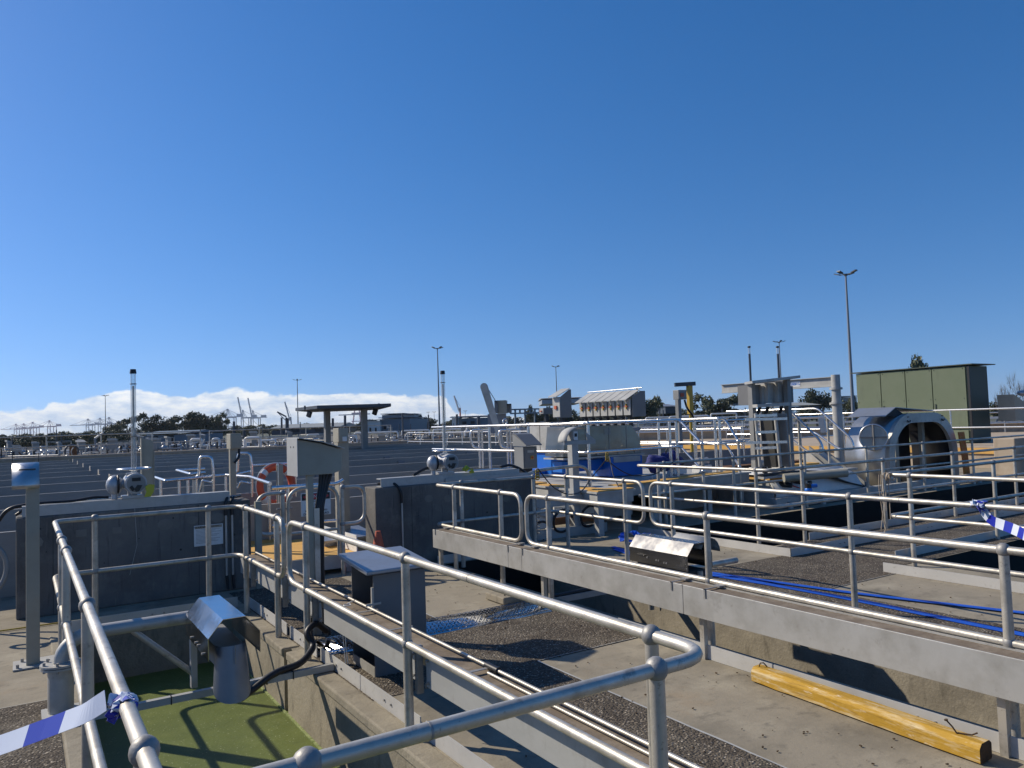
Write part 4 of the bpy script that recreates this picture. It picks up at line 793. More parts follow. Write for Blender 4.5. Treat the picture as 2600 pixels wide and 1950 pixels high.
t,a=swbox(599,1101,1140,27,9.7,'brown grey switch box on a flat post behind the left wall',post=(.07,0)); B().tube(rnd([a+Vector((.05,.05,-.1)),a+Vector((.04,.02,-.2)),a+Vector((-.02,.0,-.27))],.03),.015,8).build('cable','dark',t)
t,a=swbox(872,1087,1123,26,10.3,'brown grey switch box on a wide post right of the curved lid control box',post=(.15,0)); B().box(a.x-.02,a.x+.04,a.y-.02,a.y-.013,a.z-.08,a.z-.02).build('label_plate','white',t)
t=thing('traffic_cone','small orange traffic cone at the sunlit end of the centre wall','cone',(3.55,8.6,0)); B().cyl((3.55,8.6,.02),(3.55,8.6,.50),.13,.03,16).build('cone','orange',t); B().cyl((3.55,8.6,.18),(3.55,8.6,.30),.100,.075,16,cap=False).build('band','white',t); B().box(3.43,3.67,8.48,8.72,0,.02).build('base','orange',t)
b=B(); p=gp(868,1352,.35); b.ob((p.x,p.y,.33),(.75,.55,.03),R(5),R(8)); b.box(p.x-.3,p.x+.3,p.y-.2,p.y+.25,0,.3); tag(b.build('hatch_cover','lidblue'),'pale blue sheet metal hatch cover left of the centre wall','hatch')
# vertical brown post by the wall 1 end
tag(B().box(2.17,2.235,8.72,8.78,0,.95).build('gate_post','beige'),'short pale post against the right end of the left dark wall','post')
# hose coil far left and blue heap
t=thing('hose_reel','grey hose loop over a black stand at the left edge','hose',(-.35,8.6,0)); B().torus((-.42,8.6,.55),.30,.022,(0,1,0),30,8,a0=-1.2,a1=1.9).build('hose','greyp',t); B().tube(rnd([(-.36,8.6,0),(-.36,8.6,.8),(-.6,8.6,.8)],.05),.02,8).build('stand','dark',t); B().torus((-.55,8.5,.72),.09,.02,(0,1,0),20,8).build('coil','dark',t)
pp=[(-.7,8.4,.03),(-.45,8.2,.12),(-.25,8.45,.05),(-.5,8.6,.16),(-.8,8.5,.06)]; tag(ribbon(rnd(pp,.12,6),.08,tw=[random.uniform(-.8,.8) for _ in range(99)]).build('hose_pile','hoseb'),'small blue hose heap by the black stand at the left edge','hose')
tag(B().tube(rnd([(-1,8.45,.012),(.4,8.40,.012),(1.2,8.35,.012),(1.75,8.35,.012)],.3),.007,6).build('yellow_lead','ochre'),'thin yellow lead lying along the foot of the left dark wall','cable')
# ---------------- launder channels in the settling tanks ----------------
def launder(x0,x1,y,lab,grp,k):
    t=thing('launder_channel',lab,'channel',(x0,y,0),grp)
    B().box(x0,x1,y,y+.03,-.28,.70).build('front_panel','launder',t); B().box(x0,x1,y+.40,y+.43,-.28,.45).build('rear_panel','launder',t)
    B().box(x0,x1,y-.006,y+.036,.7005,.708).build('top_edge','launder_edge',t); B().box(x0-.012 if x0>0 else x1,x0 if x0>0 else x1+.012,y-.01,y+.44,-.28,.71).build('end_plate','launder',t)
    if x0>0:
        for xx in (x0+3.3+k%3,x0+8.1+k%2,x0+12.5):
            if xx<x1: B().box(xx,xx+.22,y-.05,y-.001,.25,.62).build('bracket','mast',t)
for k in range(10): launder(-13.9,1.72,10.2+.03+3.15*k,'long grey launder channel panel in the left tank','launder channels of the left tank',k)
for k in range(8): launder(1.95,18.9,15.7+3.45*k,'long grey launder channel panel in the right tank','launder channels of the right tank',k)
launder(1.95,6.7,10.9,'near grey launder channel panel right behind the gates','launder channels of the right tank',0); launder(1.95,6.75,13.1,'near grey launder channel panel second behind the gates','launder channels of the right tank',1)
# tank rims
b=B(); b.box(-14,30,43,44.4,.0,.78); b.box(-14,30,42.96,43,.70,.80); tag(b.build('tank_rim','sandc'),'far pinkish concrete rim wall of the settling tanks','wall')
b=B(); b.box(19.3,19.9,15.5,43,.0,.42); tag(b.build('tank_rim','rust'),'rusty brown rim wall along the right side of the tanks','wall')
def farrail(label,pts,posts_every,h=1.0,r=.03,mt='pipe',group=None,z=0,mids=(.5,),bars=None):
    t=thing('handrail',label,'railing',pts[0],group); pts=[Vector(p) for p in pts]
    B().tube([p+Vector((0,0,h)) for p in pts],r,6).build('top_rail',mt,t)
    for m_ in mids: B().tube([p+Vector((0,0,h*m_)) for p in pts],r*.85,6).build('mid_rail',mt,t)
    for a_,c_ in zip(pts[:-1],pts[1:]):
        n=max(1,int((c_-a_).length/posts_every))
        for i in range(n+1):
            p=a_.lerp(c_,i/n); B().cyl(p,p+Vector((0,0,h)),r*.9,n=5).build('post',mt,t)
    return t
farrail('far grey handrail along the tank rim, left half',[(-13,43.4,.78),(8,43.4,.78)],2.2)
farrail('far grey handrail along the tank rim, middle',[(8.5,43.6,.78),(19,43.6,.78)],2.2)
farrail('far bright handrail along the rusty right rim',[(19.6,42.5,.22),(19.6,17,.22)],1.6,mt='pipe_bright',h=1.05)
# ---------------- raised platform with the dosing units ----------------
t=thing('raised_platform','raised yellow edged platform carrying the blue units, above the hose heap','platform',(8,10,0))
B().prism([(7.15,8.95),(7.85,8.95),(7.95,9.55),(11.4,9.75),(11.4,15.2),(7.3,15.2),(7.3,10.8)][::1],.47,.63,'z').build('frame','lgrey',t)
B().prism([(7.12,8.92),(7.88,8.92),(7.98,9.52),(11.43,9.72),(11.43,15.2),(7.27,15.2),(7.27,10.8)],.632,.660,'z').build('deck','lgrey',t)
b=B(); b.box(7.27,7.55,10.8,13.2,.661,.69); b.box(7.15,7.85,8.93,9.2,.661,.675); b.box(7.3,7.5,9.2,10.7,.661,.675); b.ob((8.9,9.66,.668),(1.9,.22,.014),R(7)); b.ob((10.6,9.95,.668),(1.4,.3,.014),R(5)); parts(b,'grating_strip','grp',t)
b=B()
for x,y in ((7.25,9.05),(7.78,9.05),(9.0,9.75),(10.4,9.85),(11.3,9.9),(7.4,12),(7.4,14.5)): b.box(x-.05,x+.05,y-.05,y+.05,0,.47)
parts(b,'leg','lgrey',t)
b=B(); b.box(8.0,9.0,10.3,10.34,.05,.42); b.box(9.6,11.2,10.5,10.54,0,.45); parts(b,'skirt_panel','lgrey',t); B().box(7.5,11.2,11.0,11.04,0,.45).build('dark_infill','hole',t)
t=thing('steel_frame','pale bolted steel frame with looped black hoses at the pit end','frame',(6.9,9.35,0))  # bolted steel frame hung with hose loops
b=B(); b.box(6.2,7.62,9.32,9.40,.0,.14); b.box(6.2,7.62,9.32,9.40,.46,.60); parts(b,'beam','lgrey',t)
b=B()
for x in (6.25,6.62,7.55): b.box(x-.045,x+.045,9.41,9.5,0,.6)
parts(b,'column','lgrey',t); b=B(); b.box(6.3,6.55,9.36,9.4,.16,.44); b.box(6.72,7.5,9.45,9.48,.28,.44); parts(b,'plate','white',t); B().box(6.7,7.5,9.5,9.52,.16,.27).build('plate','rust',t)
B().bar((6.3,9.3,.44),(6.62,9.3,.30),.02,.08).build('brace','lgrey',t)
for x,z,r_ in ((6.75,.25,.17),(7.25,.27,.16),(6.35,.13,.15)): B().torus((x,9.28,z),r_,.018,(0,1,.2),28,8,a0=.2,a1=5.2).build('hose_loop','dark',t)
b=B(); 
for k in range(9): b.torus((6.28,9.25,.12+.045*k),.028,.006,(0,0,1),10,5)
b.build('coiled_cable','greyp',t)
def rails3(label,path,r=.024,mt='pipe_bright',mid=-.47,posts=(),base=.67,group=None):
    t=thing('handrail',label,'railing',path[0],group); P_=[Vector(p) for p in path]; B().tube(rnd(P_,.14,6),r,10).build('top_rail',mt,t); B().tube(rnd([p+Vector((0,0,mid)) for p in P_],.14,6),r*.9,10).build('mid_rail',mt,t)
    for x,y,z in posts:
        o=B().cyl((x,y,base),(x,y,z),r*1.1,n=10).build('post',mt,t)
    parts(sum_balls([(x,y,z) for x,y,z in posts]+[(x,y,z+mid) for x,y,z in posts],r*1.5),'ball_joint',mt,t)
    return t
def sum_balls(ps,r):
    b=B()
    for p in ps: b.ball(p,r,10,6)
    return b
rails3('bright handrail round the raised platform with the blue units',[(7.55,15.1,1.67),(7.72,9.85,1.67),(9.95,9.98,1.67)],posts=[(7.60,14.66,1.67),(7.64,12.82,1.67),(7.67,11.5,1.67),(7.75,9.87,1.67),(9.82,9.98,1.67)])
rails3('bright handrail on the far side of the raised platform, left part',[(11.3,15.1,1.67),(11.3,10.05,1.67),(10.95,10.05,1.67)],posts=[(11.3,14,1.67),(11.3,12,1.67),(11.0,10.05,1.67)])
def stairrail(label,x,y0,y1,z1,drop,base):
    t=thing('stair_handrail',label,'railing',(x,y1,base)); P_=[Vector((x,y0,1.67)),Vector((x,y0-.45,1.67)),Vector((x,y1,z1))]
    B().tube(rnd(P_,.12,6),.024,10).build('top_rail','pipe_bright',t); B().tube(rnd([p-Vector((0,0,.47)) for p in P_],.12,6),.022,10).build('mid_rail','pipe_bright',t)
    B().cyl((x,y1,base),(x,y1,z1),.027,n=10).build('post','pipe',t); B().cyl((x,y0-.2,base+.6),(x,y0-.2,1.67),.027,n=10).build('post','pipe_bright',t); parts(B().ball((x,y1,z1),.038).ball((x,y1,z1-.47),.036),'ball_joint','pipe_bright',t)
stairrail('sloping bright stair handrail beside the bags, nearer one',9.87,10.4,9.43,1.25,.4,0)
stairrail('sloping bright stair handrail, farther one by the panel cluster',11.15,10.5,9.75,1.24,.4,0)
def stairloop(label,x,y0,y1,drop=.85):
    t=thing('stair_handrail',label,'railing',(x,y1,.6)); za=1.80
    P_=[Vector((x,y0+1.6,za)),Vector((x,y0,za)),Vector((x,y1,za-drop*.75)),Vector((x,y1-.05,za-drop)),Vector((x,y1+.3,za-drop)),Vector((x,y0+.1,za-.5)),Vector((x,y0+1.6,za-.5))]
    B().tube(rnd(P_,.1,6),.024,10).build('rail','pipe_bright',t); B().cyl((x,y0-.22,.3),(x,y0-.22,za-.2),.026,n=10).build('post','pipe',t); B().cyl((x,y0+.7,.3),(x,y0+.7,za),.026,n=10).build('post','pipe',t)
stairloop('looped bright stair handrail left of the silver arch cover',12.95,10.0,9.3); stairloop('looped bright stair handrail right against the silver arch cover',14.15,10.2,9.45)
# steps of that stair
t=thing('stair','short steel stair with yellow nosed treads left of the arch cover','stair',(13.5,9.6,0))
for k in range(4): B().box(12.99,14.1,9.35+.28*k,9.65+.28*k,.12+.17*k,.16+.17*k).build('tread','grp',t)
B().prism([(9.3,.0),(9.55,.0),(10.6,.7),(10.6,.85),(10.4,.85)],12.95,12.98,'x').build('stringer','lgrey',t); B().prism([(9.3,.0),(9.55,.0),(10.6,.7),(10.6,.85),(10.4,.85)],14.12,14.15,'x').build('stringer','lgrey',t)
# blue units
t=thing('dosing_unit','tall unit with grey hood over a bright blue base, left of the cover','machine',(8.8,12.4,.67))
B().box(8.56,9.05,12.09,12.83,1.16,1.70).build('hood','alu',t,bevel=.006); B().box(8.54,9.07,12.07,12.85,1.115,1.155).build('frame','lgrey',t); B().box(8.58,9.03,12.11,12.80,.675,1.11).build('base','blue',t,bevel=.01); b=B(); b.box(8.556,8.561,12.43,12.44,1.17,1.69); b.box(8.57,9.04,12.086,12.0905,1.42,1.427); parts(b,'panel_seam','hole',t); B().box(8.68,8.8,12.083,12.089,1.25,1.32).build('label_plate','white',t); B().box(8.3,8.57,12.3,12.8,.675,.80).build('pump','blue',t)
t=thing('dosing_unit','long unit with creased stainless cover over blue tanks','machine',(8.9,11.1,.67))
b=B(); b.prism([(7.98,1.09),(9.80,1.07),(9.78,1.35),(9.58,1.60),(8.05,1.62)],10.9,11.45,'y'); b.build('cover','stainless',t)
B().box(7.96,9.85,10.87,11.47,1.04,1.068).build('frame','lgrey',t); B().box(9.03,9.80,10.88,11.4,.675,1.035).build('tank','blue',t,bevel=.01); B().box(8.1,9.025,11.1,11.4,.80,1.0).build('tank','blue',t,bevel=.01)
B().box(9.1,9.74,10.868,10.8795,.93,1.03).build('plate','lgrey',t)
b=B()
for k in range(5): b.box(8.92,9.08,10.89,10.899,1.45+.022*k,1.462+.022*k)
b.build('vent','greyp',t)
b=B()
for x in (8.5,9.03,9.45): b.box(x-.004,x+.004,10.893,10.8995,1.10,1.58)
parts(b,'panel_seam','cast',t)
b=B()
for x in (8.25,8.75,9.25,9.65): b.box(x-.025,x+.025,10.88,10.899,1.09,1.14)
parts(b,'latch','cast',t)
t=thing('isolator_cabinet','grey isolator box with a steep rain hood and small orange switch, on a stub stand','switch box',at(1345,1196,12.5)); a=at(1343,1190,12.5)
B().box(a.x-.1,a.x+.17,a.y,a.y+.28,a.z,a.z+.36).build('enclosure','greyp',t,bevel=.005); B().box(a.x-.085,a.x+.155,a.y-.015,a.y-.001,a.z+.02,a.z+.34).build('door','cab',t)
B().prism([(a.y-.1,a.z+.37),(a.y-.1,a.z+.385),(a.y+.27,a.z+.575),(a.y+.29,a.z+.575),(a.y+.29,a.z+.37)],a.x-.115,a.x-.105,'x').build('hood_side','greyp',t); B().prism([(a.y-.12,a.z+.375),(a.y-.12,a.z+.39),(a.y+.17,a.z+.56),(a.y+.29,a.z+.58),(a.y+.29,a.z+.565),(a.y+.18,a.z+.545)],a.x-.12,a.x+.19,'x').build('hood','cab',t)
o=B().box(a.x+.03,a.x+.09,a.y-.022,a.y-.016,a.z+.15,a.z+.21).build('switch_plate','ochre',t); B().box(a.x+.045,a.x+.075,a.y-.035,a.y-.0225,a.z+.165,a.z+.195).build('switch','inkred',t); B().box(a.x-.03,a.x+.1,a.y-.02,a.y-.016,a.z+.26,a.z+.30).build('label_plate','lgrey',t); B().box(a.x-.06,a.x+.1,a.y+.05,a.y+.2,.6,a.z).build('stand','dark',t)
# bags
def lump(c,s,seed,mt,label):
    rs=random.Random(seed); b=B(); b.ball((0,0,0),1,16,10); off=[rs.uniform(0,6) for _ in range(6)]
    b.v=[Vector(c)+Vector((v.x*s[0],v.y*s[1],v.z*s[2]))*(1+.14*math.sin(4*v.x+off[0])*math.sin(5*v.y+off[1])+.12*math.sin(7*v.z+off[2]+3*v.x)) for v in b.v]
    o=b.build('tool_bag',mt,bevel=0); return tag(o,label,'bag')
p=at(1668,1186,13.5); lump((p.x,p.y,p.z+.06),(.24,.2,.17),1,'navy','dark blue tool bag lying on the raised platform, nearer one')
p=at(1705,1172,14.2); lump((p.x,p.y,p.z),(.2,.2,.2),5,'navy','dark blue backpack standing on the raised platform, farther one')
tag(B().torus((p.x,p.y,p.z+.16),.13,.012,(0,1,0),20,6,a0=-.2,a1=3.2).build('bag_strap','dark'),'black strap arching over the farther dark blue bag','strap')
# rope drooping over rails
p1=at(1473,1236,11); b=B()
t=thing('rope_lead','thin black lead with a knotted yellow tie slung between the rails','cable',at(1541,1150,11.3)); B().tube(rnd([at(1541,1165,11.3),at(1500,1215,11),at(1478,1250,10.5),at(1440,1258,10),at(1400,1235,9.5),at(1366,1190,9.2)],.3,6),.008,6).build('lead','dark',t); B().tube(rnd([at(1541,1165,11.3),at(1560,1185,11.5),at(1600,1208,11.4),at(1660,1208,11),at(1720,1165,12)],.3,6),.008,6).build('lead','dark',t); B().tube(rnd([at(1548,1160,11.3),at(1556,1205,11),at(1570,1235,10.5)],.1),.008,6).build('lead','dark',t)
for a_ in ((1541,1152,11.2),(1364,1195,9.4)):
    c=at(*a_); b=B(); 
    for k in range(4): b.torus(c+Vector((0,0,-.03*k)),.022,.008,(.2*k,1,.3),12,6)
    b.build('tie','ochre',t)
# ---------------- panel cluster, ladder rack ----------------
t=thing('panel_stand','stand of grey control panels on two tall posts above the ladder rack','control panel',at(1950,1180,15))
D=15
for px,x1,nm in ((1907,1905,'post'),(1997,1995,'post')): a=at(px,970 if px<1950 else 962,D); B().box(a.x-.05,a.x+.05,a.y-.05,a.y+.05,-.0,a.z).build('post','greyp',t)
for x0,x1,y0,y1,m_ in ((1912,1933,976,1028,'cab'),(1934,1941,980,1026,'alu'),(1945,1966,972,1024,'alu'),(1972,1991,970,1022,'alu'),(2003,2012,980,1022,'cab')):
    a=at(x0,y1,D); c=at(x1,y0,D); wv=(c.x-a.x)
    B().box(a.x,c.x+.05,(a.y+c.y)/2,(a.y+c.y)/2+.42,a.z,c.z).build('panel',m_,t)
a=at(1915,1031,D-.2);c=at(1996,1026,D-.2); B().bar(a,c,.4,.06).build('shelf','alu',t)
a=at(1900,972,D-.2);c=at(2020,958,D-.2); B().bar(a,c,.5,.05).build('canopy','alu',t)
b=B()
for x in (1930,1950,1985): b.tube(rnd([at(x,1030,D),at(x-3,1045,D),at(x-12,1060,D)],.1),.035,6)
parts(b,'cable','dark',t)
t=thing('ladder_rack','upright pale ladder rack of bright rungs in front of black cables','rack',at(1955,1185,14.6)); D=14.6
b=B(); b.cyl(at(1918,1050,D),at(1930,1185,D),.03,n=8); b.cyl(at(1968,1048,D),at(1982,1185,D),.035,n=8); parts(b,'stile','lgrey',t)
b=B()
for y in (1056,1065,1098,1124,1138): b.bar(at(1893 if y in(1065,1124) else 1918,y,D-.1),at(1998 if y in(1065,1124) else 1972,y-2,D-.1),.05,.05)
parts(b,'rung','pipe_bright',t); B().bar(at(1948,1056,D+.2),at(1960,1185,D+.2),.28,.1,(1,0,0)).build('cable_bundle','hole',t); B().bar(at(1985,1050,D+.1),at(1996,1185,D+.1),.2,.04,(1,0,0)).build('side_plate','greyp',t)
B().tube(rnd([at(1940,1185,D),at(1945,1215,D),at(1970,1228,D-.3),at(2010,1232,D-.5)],.3),.05,8).build('hose','dark',t); B().tube(rnd([at(1985,1185,D),at(1995,1210,D),at(2020,1225,D-.3),at(2060,1226,D-.5)],.3),.04,8).build('hose','dark',t)
# ---------------- davit crane ----------------
t=thing('davit_crane','grey davit crane with a long I beam arm on a round column','crane',at(2124,1135,17)); D=17
c0=at(2121,955,D); b=B(); b.cyl((c0.x,c0.y,0),(c0.x,c0.y,c0.z-.55),.105,n=20); b.cyl((c0.x,c0.y,c0.z-.55),(c0.x,c0.y,c0.z+.03),.095,n=20); b.build('column','lgrey',t)
parts(B().cyl((c0.x,c0.y,c0.z-.30),(c0.x,c0.y,c0.z-.25),.135,n=20).cyl((c0.x,c0.y,c0.z-.62),(c0.x,c0.y,c0.z-.58),.15,n=20),'collar','lgrey',t)
e0=at(1833,986,19.5); a=Vector((c0.x,c0.y,c0.z-.12)); e0.z=a.z-.0
dd=(e0-a).normalized(); 
b=B(); b.bar(a+dd*.08,e0,.012,.20); b.bar(a+dd*.08+Vector((0,0,.105)),e0+Vector((0,0,.105)),.12,.012); b.bar(a+dd*.08-Vector((0,0,.105)),e0-Vector((0,0,.105)),.12,.012); b.build('arm','lgrey',t)
sd=dd.cross(Vector((0,0,1))).normalized(); pc=a+dd*1.1+(sd*.008 if sd.dot(CAM-a)>0 else -sd*.008)
o=B().ob(pc,(.45,.006,.12),math.atan2(dd.y,dd.x)).build('plate','white',t); 
ang=math.atan2(-dd.y,-dd.x); textmesh('SWL 500KG',.085,'blue',t,pc+(pc-a-dd*1.1)*.8,(R(90),0,ang),name='lettering')
B().bar(at(2085,1062,15),at(2092,1098,15),.13,.03,(1,0,0)).build('notice_board','white',t)
# ---------------- silver arch cover ----------------
t=thing('arch_cover','silver vaulted metal cover open at the front with a small gabled vent','cover',(16.6,9.7,0))
def arc(x0,x1,zt,r_): return [(x0,-.0)]+[(x0+r_-r_*math.cos(a_),zt-r_+r_*math.sin(a_)) for a_ in [k*math.pi/20 for k in range(0,11)]]+[(x1-r_+r_*math.sin(a_),zt-r_+r_*math.cos(a_)) for a_ in [k*math.pi/20 for k in range(0,11)]]+[(x1,0)]
B().shell(arc(15.84,18.56,1.60,.92),9.75,10.75,.025,'y',sm=True).build('vault','vault',t)
B().shell(arc(15.88,18.52,1.565,.89),9.8,10.74,-.01,'y',sm=True).build('shade_lining','dark',t)  # black inner skin added so the inside of the vault looks shaded
o1=arc(15.80,18.60,1.63,.95); i1=arc(16.02,18.38,1.42,.78); n=len(o1); b=B(); vs=[(p[0],y,p[1]) for y in (9.68,9.76) for p in o1+i1]; m_=2*n; fs=[]
for k in range(n-1): fs+=[(k,k+1,n+k+1,n+k),(m_+k,m_+n+k,m_+n+k+1,m_+k+1),(k,m_+k,m_+k+1,k+1),(n+k,n+k+1,m_+n+k+1,m_+n+k)]
b.add(vs,fs); b.build('front_frame','alu',t)
b=B(); b.prism([(15.95,1.58),(16.35,1.77),(16.75,1.58)],9.82,9.85,'y'); b.build('vent_end','hole',t)
b=B(); b.add([(16.35,9.8,1.765),(17.85,9.76,1.66),(17.85,10.7,1.66),(16.35,10.7,1.765),(16.35,9.8,1.78),(17.85,9.76,1.675),(17.85,10.7,1.675),(16.35,10.7,1.78)],[(0,3,2,1),(4,5,6,7),(0,1,5,4),(1,2,6,5),(2,3,7,6),(3,0,4,7)]); b.add([(15.93,9.8,1.58),(16.35,9.8,1.765),(16.35,10.7,1.765),(15.93,10.7,1.58),(15.93,9.8,1.595),(16.35,9.8,1.78),(16.35,10.7,1.78),(15.93,10.7,1.595)],[(0,3,2,1),(4,5,6,7),(0,1,5,4),(1,2,6,5),(2,3,7,6),(3,0,4,7)]); b.build('vent_roof','lidblue',t)
b=B()
for x in (16.6,18.0): b.torus((x,9.66,1.49),.055,.012,(0,1,0),12,6,a0=3.3,a1=6.1); b.box(x-.03,x+.03,9.665,9.679,1.54,1.56)
parts(b,'handle','dark',t)
b=B()
for k in range(14): b.cyl((16.1+.17*k,9.672,1.45),(16.1+.17*k,9.68,1.45),.009,n=6)
parts(b,'rivet','cast',t)
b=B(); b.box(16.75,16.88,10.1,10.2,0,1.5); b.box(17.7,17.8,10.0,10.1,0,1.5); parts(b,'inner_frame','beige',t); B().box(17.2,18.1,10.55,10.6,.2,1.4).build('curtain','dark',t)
t=thing('silver_duct','short round silver duct end beside the arch cover, latticed with shadows','duct',(15.4,9.8,1)); dc=Vector((15.33,9.72,1.15)); da=Vector((.75,.45,0)).normalized(); B().cyl(dc,dc+da*.45,.27,n=28).build('drum','alu',t); B().torus(dc,.27,.02,(da.x,da.y,0),28,8).build('rim','vault',t)
b=B(); b.bar(dc-da*.02+Vector((0,0,.27)),dc-da*.02-Vector((0,0,.27)),.03); q_=Vector((-da.y,da.x,0)); b.bar(dc-da*.02+q_*.27,dc-da*.02-q_*.27,.03); parts(b,'grille_bar','cab',t)
b=B()
for k in range(9):
    x0=18.42+.028*k; b.tube(rnd([(x0,9.55,1.15),(x0+.01,9.5,.6),(x0+.05,9.5,.1),(x0+.2,9.45,.05)],.15),.02,6)
tag(b.build('orange_hose_bundle',mat('orange_hose',(.6,.10,.02),(.55,.22,.02),rough=.5,sc=14)),'hanging bundle of orange and yellow hoses at the right foot of the arch cover','hose')
# white rounded vessel with red line
t=thing('fibreglass_vessel','low white rounded vessel with a curved red stripe and a blue valve','vessel',at(2080,1300,11.6))
pr=[(9.35,.0),(9.33,.25),(9.45,.45),(9.75,.58),(10.4,.6),(10.7,.4),(10.75,.0)]
b=B(); b.shell(pr,11.6,14.2,.02,'x',sm=True); b.build('shell','white',t); B().box(11.58,11.6,9.36,10.72,.0,.40).build('end','lgrey',t)
B().tube(rnd([(12.0,9.40,.42),(12.4,9.34,.28),(12.9,9.318,.12),(13.1,9.318,.03)],.2),.016,8).build('stripe','inkred',t)
b=B(); p=at(2052,1234,11.1); b.cyl(p-Vector((0,0,.12)),p+Vector((0,0,.04)),.045,n=10); b.build('valve','dark',t); b=B(); b.cyl(p+Vector((.02,-.02,.0)),p+Vector((.12,-.05,.0)),.028,n=10); b.ball(p+Vector((0,0,-.06)),.055); b.build('hose_fitting','blue',t)
B().cyl(at(1990,1214,13.5),at(2150,1200,13.5),.075,n=16).build('header_pipe','beige',t)
# ---------------- far plinth deck and green kiosk ----------------
b=B(); b.box(22.8,40,8.6,30,0,.58); tag(b.build('plinth','sandc'),'raised pale concrete plinth under the green kiosk','plinth')
b=B(); b.box(22.75,22.79,8.6,30,.40,.56); b.build('edge_strip','grp',bpy.data.objects['plinth'])
b=B(); b.box(11.6,22.7,14.2,14.6,0,.35); tag(b.build('low_wall','rust'),'low rusty brown wall behind the panel stand','wall')
t=thing('electrical_kiosk','long pale green kiosk with panelled doors and a thin dark roof','kiosk',(26,14.5,.58))
B().box(25.1,26.3,12.62,16.45,.60,3.02).build('body','green',t); B().box(25.0,26.45,12.42,16.6,3.05,3.08).build('roof','dgreen',t)
for y0,y1 in ((12.68,13.72),(13.75,14.62),(14.65,15.5),(15.53,16.42)): B().box(25.06,25.098,y0,y1,1.05,3.0).build('door','green',t)
for y0,y1 in ((12.68,14.62),(14.65,16.42)): B().box(25.06,25.098,y0,y1,.62,1.0).build('plinth_panel','green',t)
B().box(25.101,26.2,12.57,12.618,.62,2.98).build('shaded_end_door','dgreen',t); B().box(25.05,25.1,12.55,12.615,.62,3.02).build('corner_trim','ink',t)  # dark green on the end door paints in the shade of that side
parts(B().box(25.04,25.059,13.64,13.68,1.7,1.85).box(25.04,25.059,15.42,15.46,1.7,1.85),'handle','dgreen',t)
b=B()
for y in (12.75,13.66,13.81,14.56,14.71,15.44,15.59,16.36):
    for z in (1.1,2.0,2.95): b.box(25.05,25.0595,y-.012,y+.012,z-.012,z+.012)
b.build('fixings','dgreen',t)
b=B()
for k in range(6): b.box(25.045,25.0595,14.0,14.4,1.25+.03*k,1.262+.03*k)
b.build('vent_louvre','dgreen',t)
farrail('bright handrail standing in front of the green kiosk',[(23.4,18,.6),(23.4,9.5,.6)],2.4,mt='pipe_bright',h=1.05)
farrail('bright handrail at the right edge beyond the kiosk',[(23.5,9.3,.6),(30,6.5,.6)],2.0,mt='pipe_bright',h=1.1)
b=B(); b.box(20.5,30,9.3,9.8,.0,.92); tag(b.build('concrete_upstand','sandc',bevel=.02),'pale grey concrete upstand at the far right behind the rails','wall')
t=thing('bench_box','white box with a slanting top at the far right edge','box',at(2590,1010,24)); a=at(2585,1035,24); B().prism([(a.x-.2,a.z-.4),(a.x+.6,a.z-.4),(a.x+.6,a.z+.1),(a.x-.2,a.z+.42)],a.y,a.y+.5,'y').build('body','beige',t); B().ball(at(2598,998,24),.18,sz=.5).build('dome','lidblue',t)

for i,(px,D) in enumerate(((1196,16.2),(1268,15.6))):
    t=thing('safety_gate',['looped bright gate left of the leaning blade arm foot','looped bright gate right beside the leaning blade arm foot'][i],'gate',at(px,1190,D)); B().tube(rnd([at(px+26,1092,D),at(px,1092,D),at(px-2,1112,D),at(px+4,1136,D),at(px+26,1138,D)],.12),.024,8).build('loop','pipe_bright',t)
    for dx in (20,27): B().cyl(at(px+dx,1090,D),at(px+dx+3,1188,D),.026,n=8).build('post','pipe_bright',t)

# more plant between the panel stand and the arch
t=thing('service_platform','low pale service platform with yellow edge strips in front of the panel stand','platform',(12.2,10,0))
B().box(11.65,12.85,9.5,11.6,.02,.50).build('plinth','lgrey',t,bevel=.01); B().box(11.6,12.9,9.45,11.65,.505,.54).build('deck','grp',t); B().box(11.62,12.88,9.44,9.449,.40,.50).build('fascia','alu',t)
t=thing('cable_tray','short raised cable tray with black cables under the ladder rack','cable tray',(12.5,9.3,.6)); B().box(11.2,14.0,9.25,9.45,.56,.60).build('tray','lgrey',t)
b=B()
for k in range(5): b.tube(rnd([(11.2,9.28+.035*k,.625),(12.2,9.3+.03*k,.64),(12.9,9.28+.03*k,.6),(13.6,9.3+.03*k,.35),(14.3,9.3+.04*k,.2)],.3),.016,6)
parts(b,'cable','dark',t)
t=thing('steel_chute','grey folded steel chute plates beside the short stair','chute',(14.3,9.5,0)); b=B(); b.prism([(9.3,0),(9.5,0),(10.5,.9),(10.5,1.0),(9.3,.15)],14.2,14.24,'x'); b.prism([(9.3,0),(9.5,0),(10.5,.9),(10.5,1.0),(9.3,.15)],14.55,14.59,'x'); parts(b,'side_plate','greyp',t); B().bar((14.4,9.4,.1),(14.4,10.45,.92),.3,.02).build('bed','alu',t)
t=thing('skid_base','white steel skid base running below the vessel and stair','frame',(13.5,9.2,0)); b=B(); b.box(11.4,19.0,9.16,9.22,.02,.20); b.box(11.4,19.0,9.22,9.30,.18,.2); parts(b,'beam','lgrey',t)
b=B()
for k in range(8): b.box(11.7+k*.95,11.78+k*.95,9.10,9.155,-.25,.12)
parts(b,'bracket','lgrey',t)
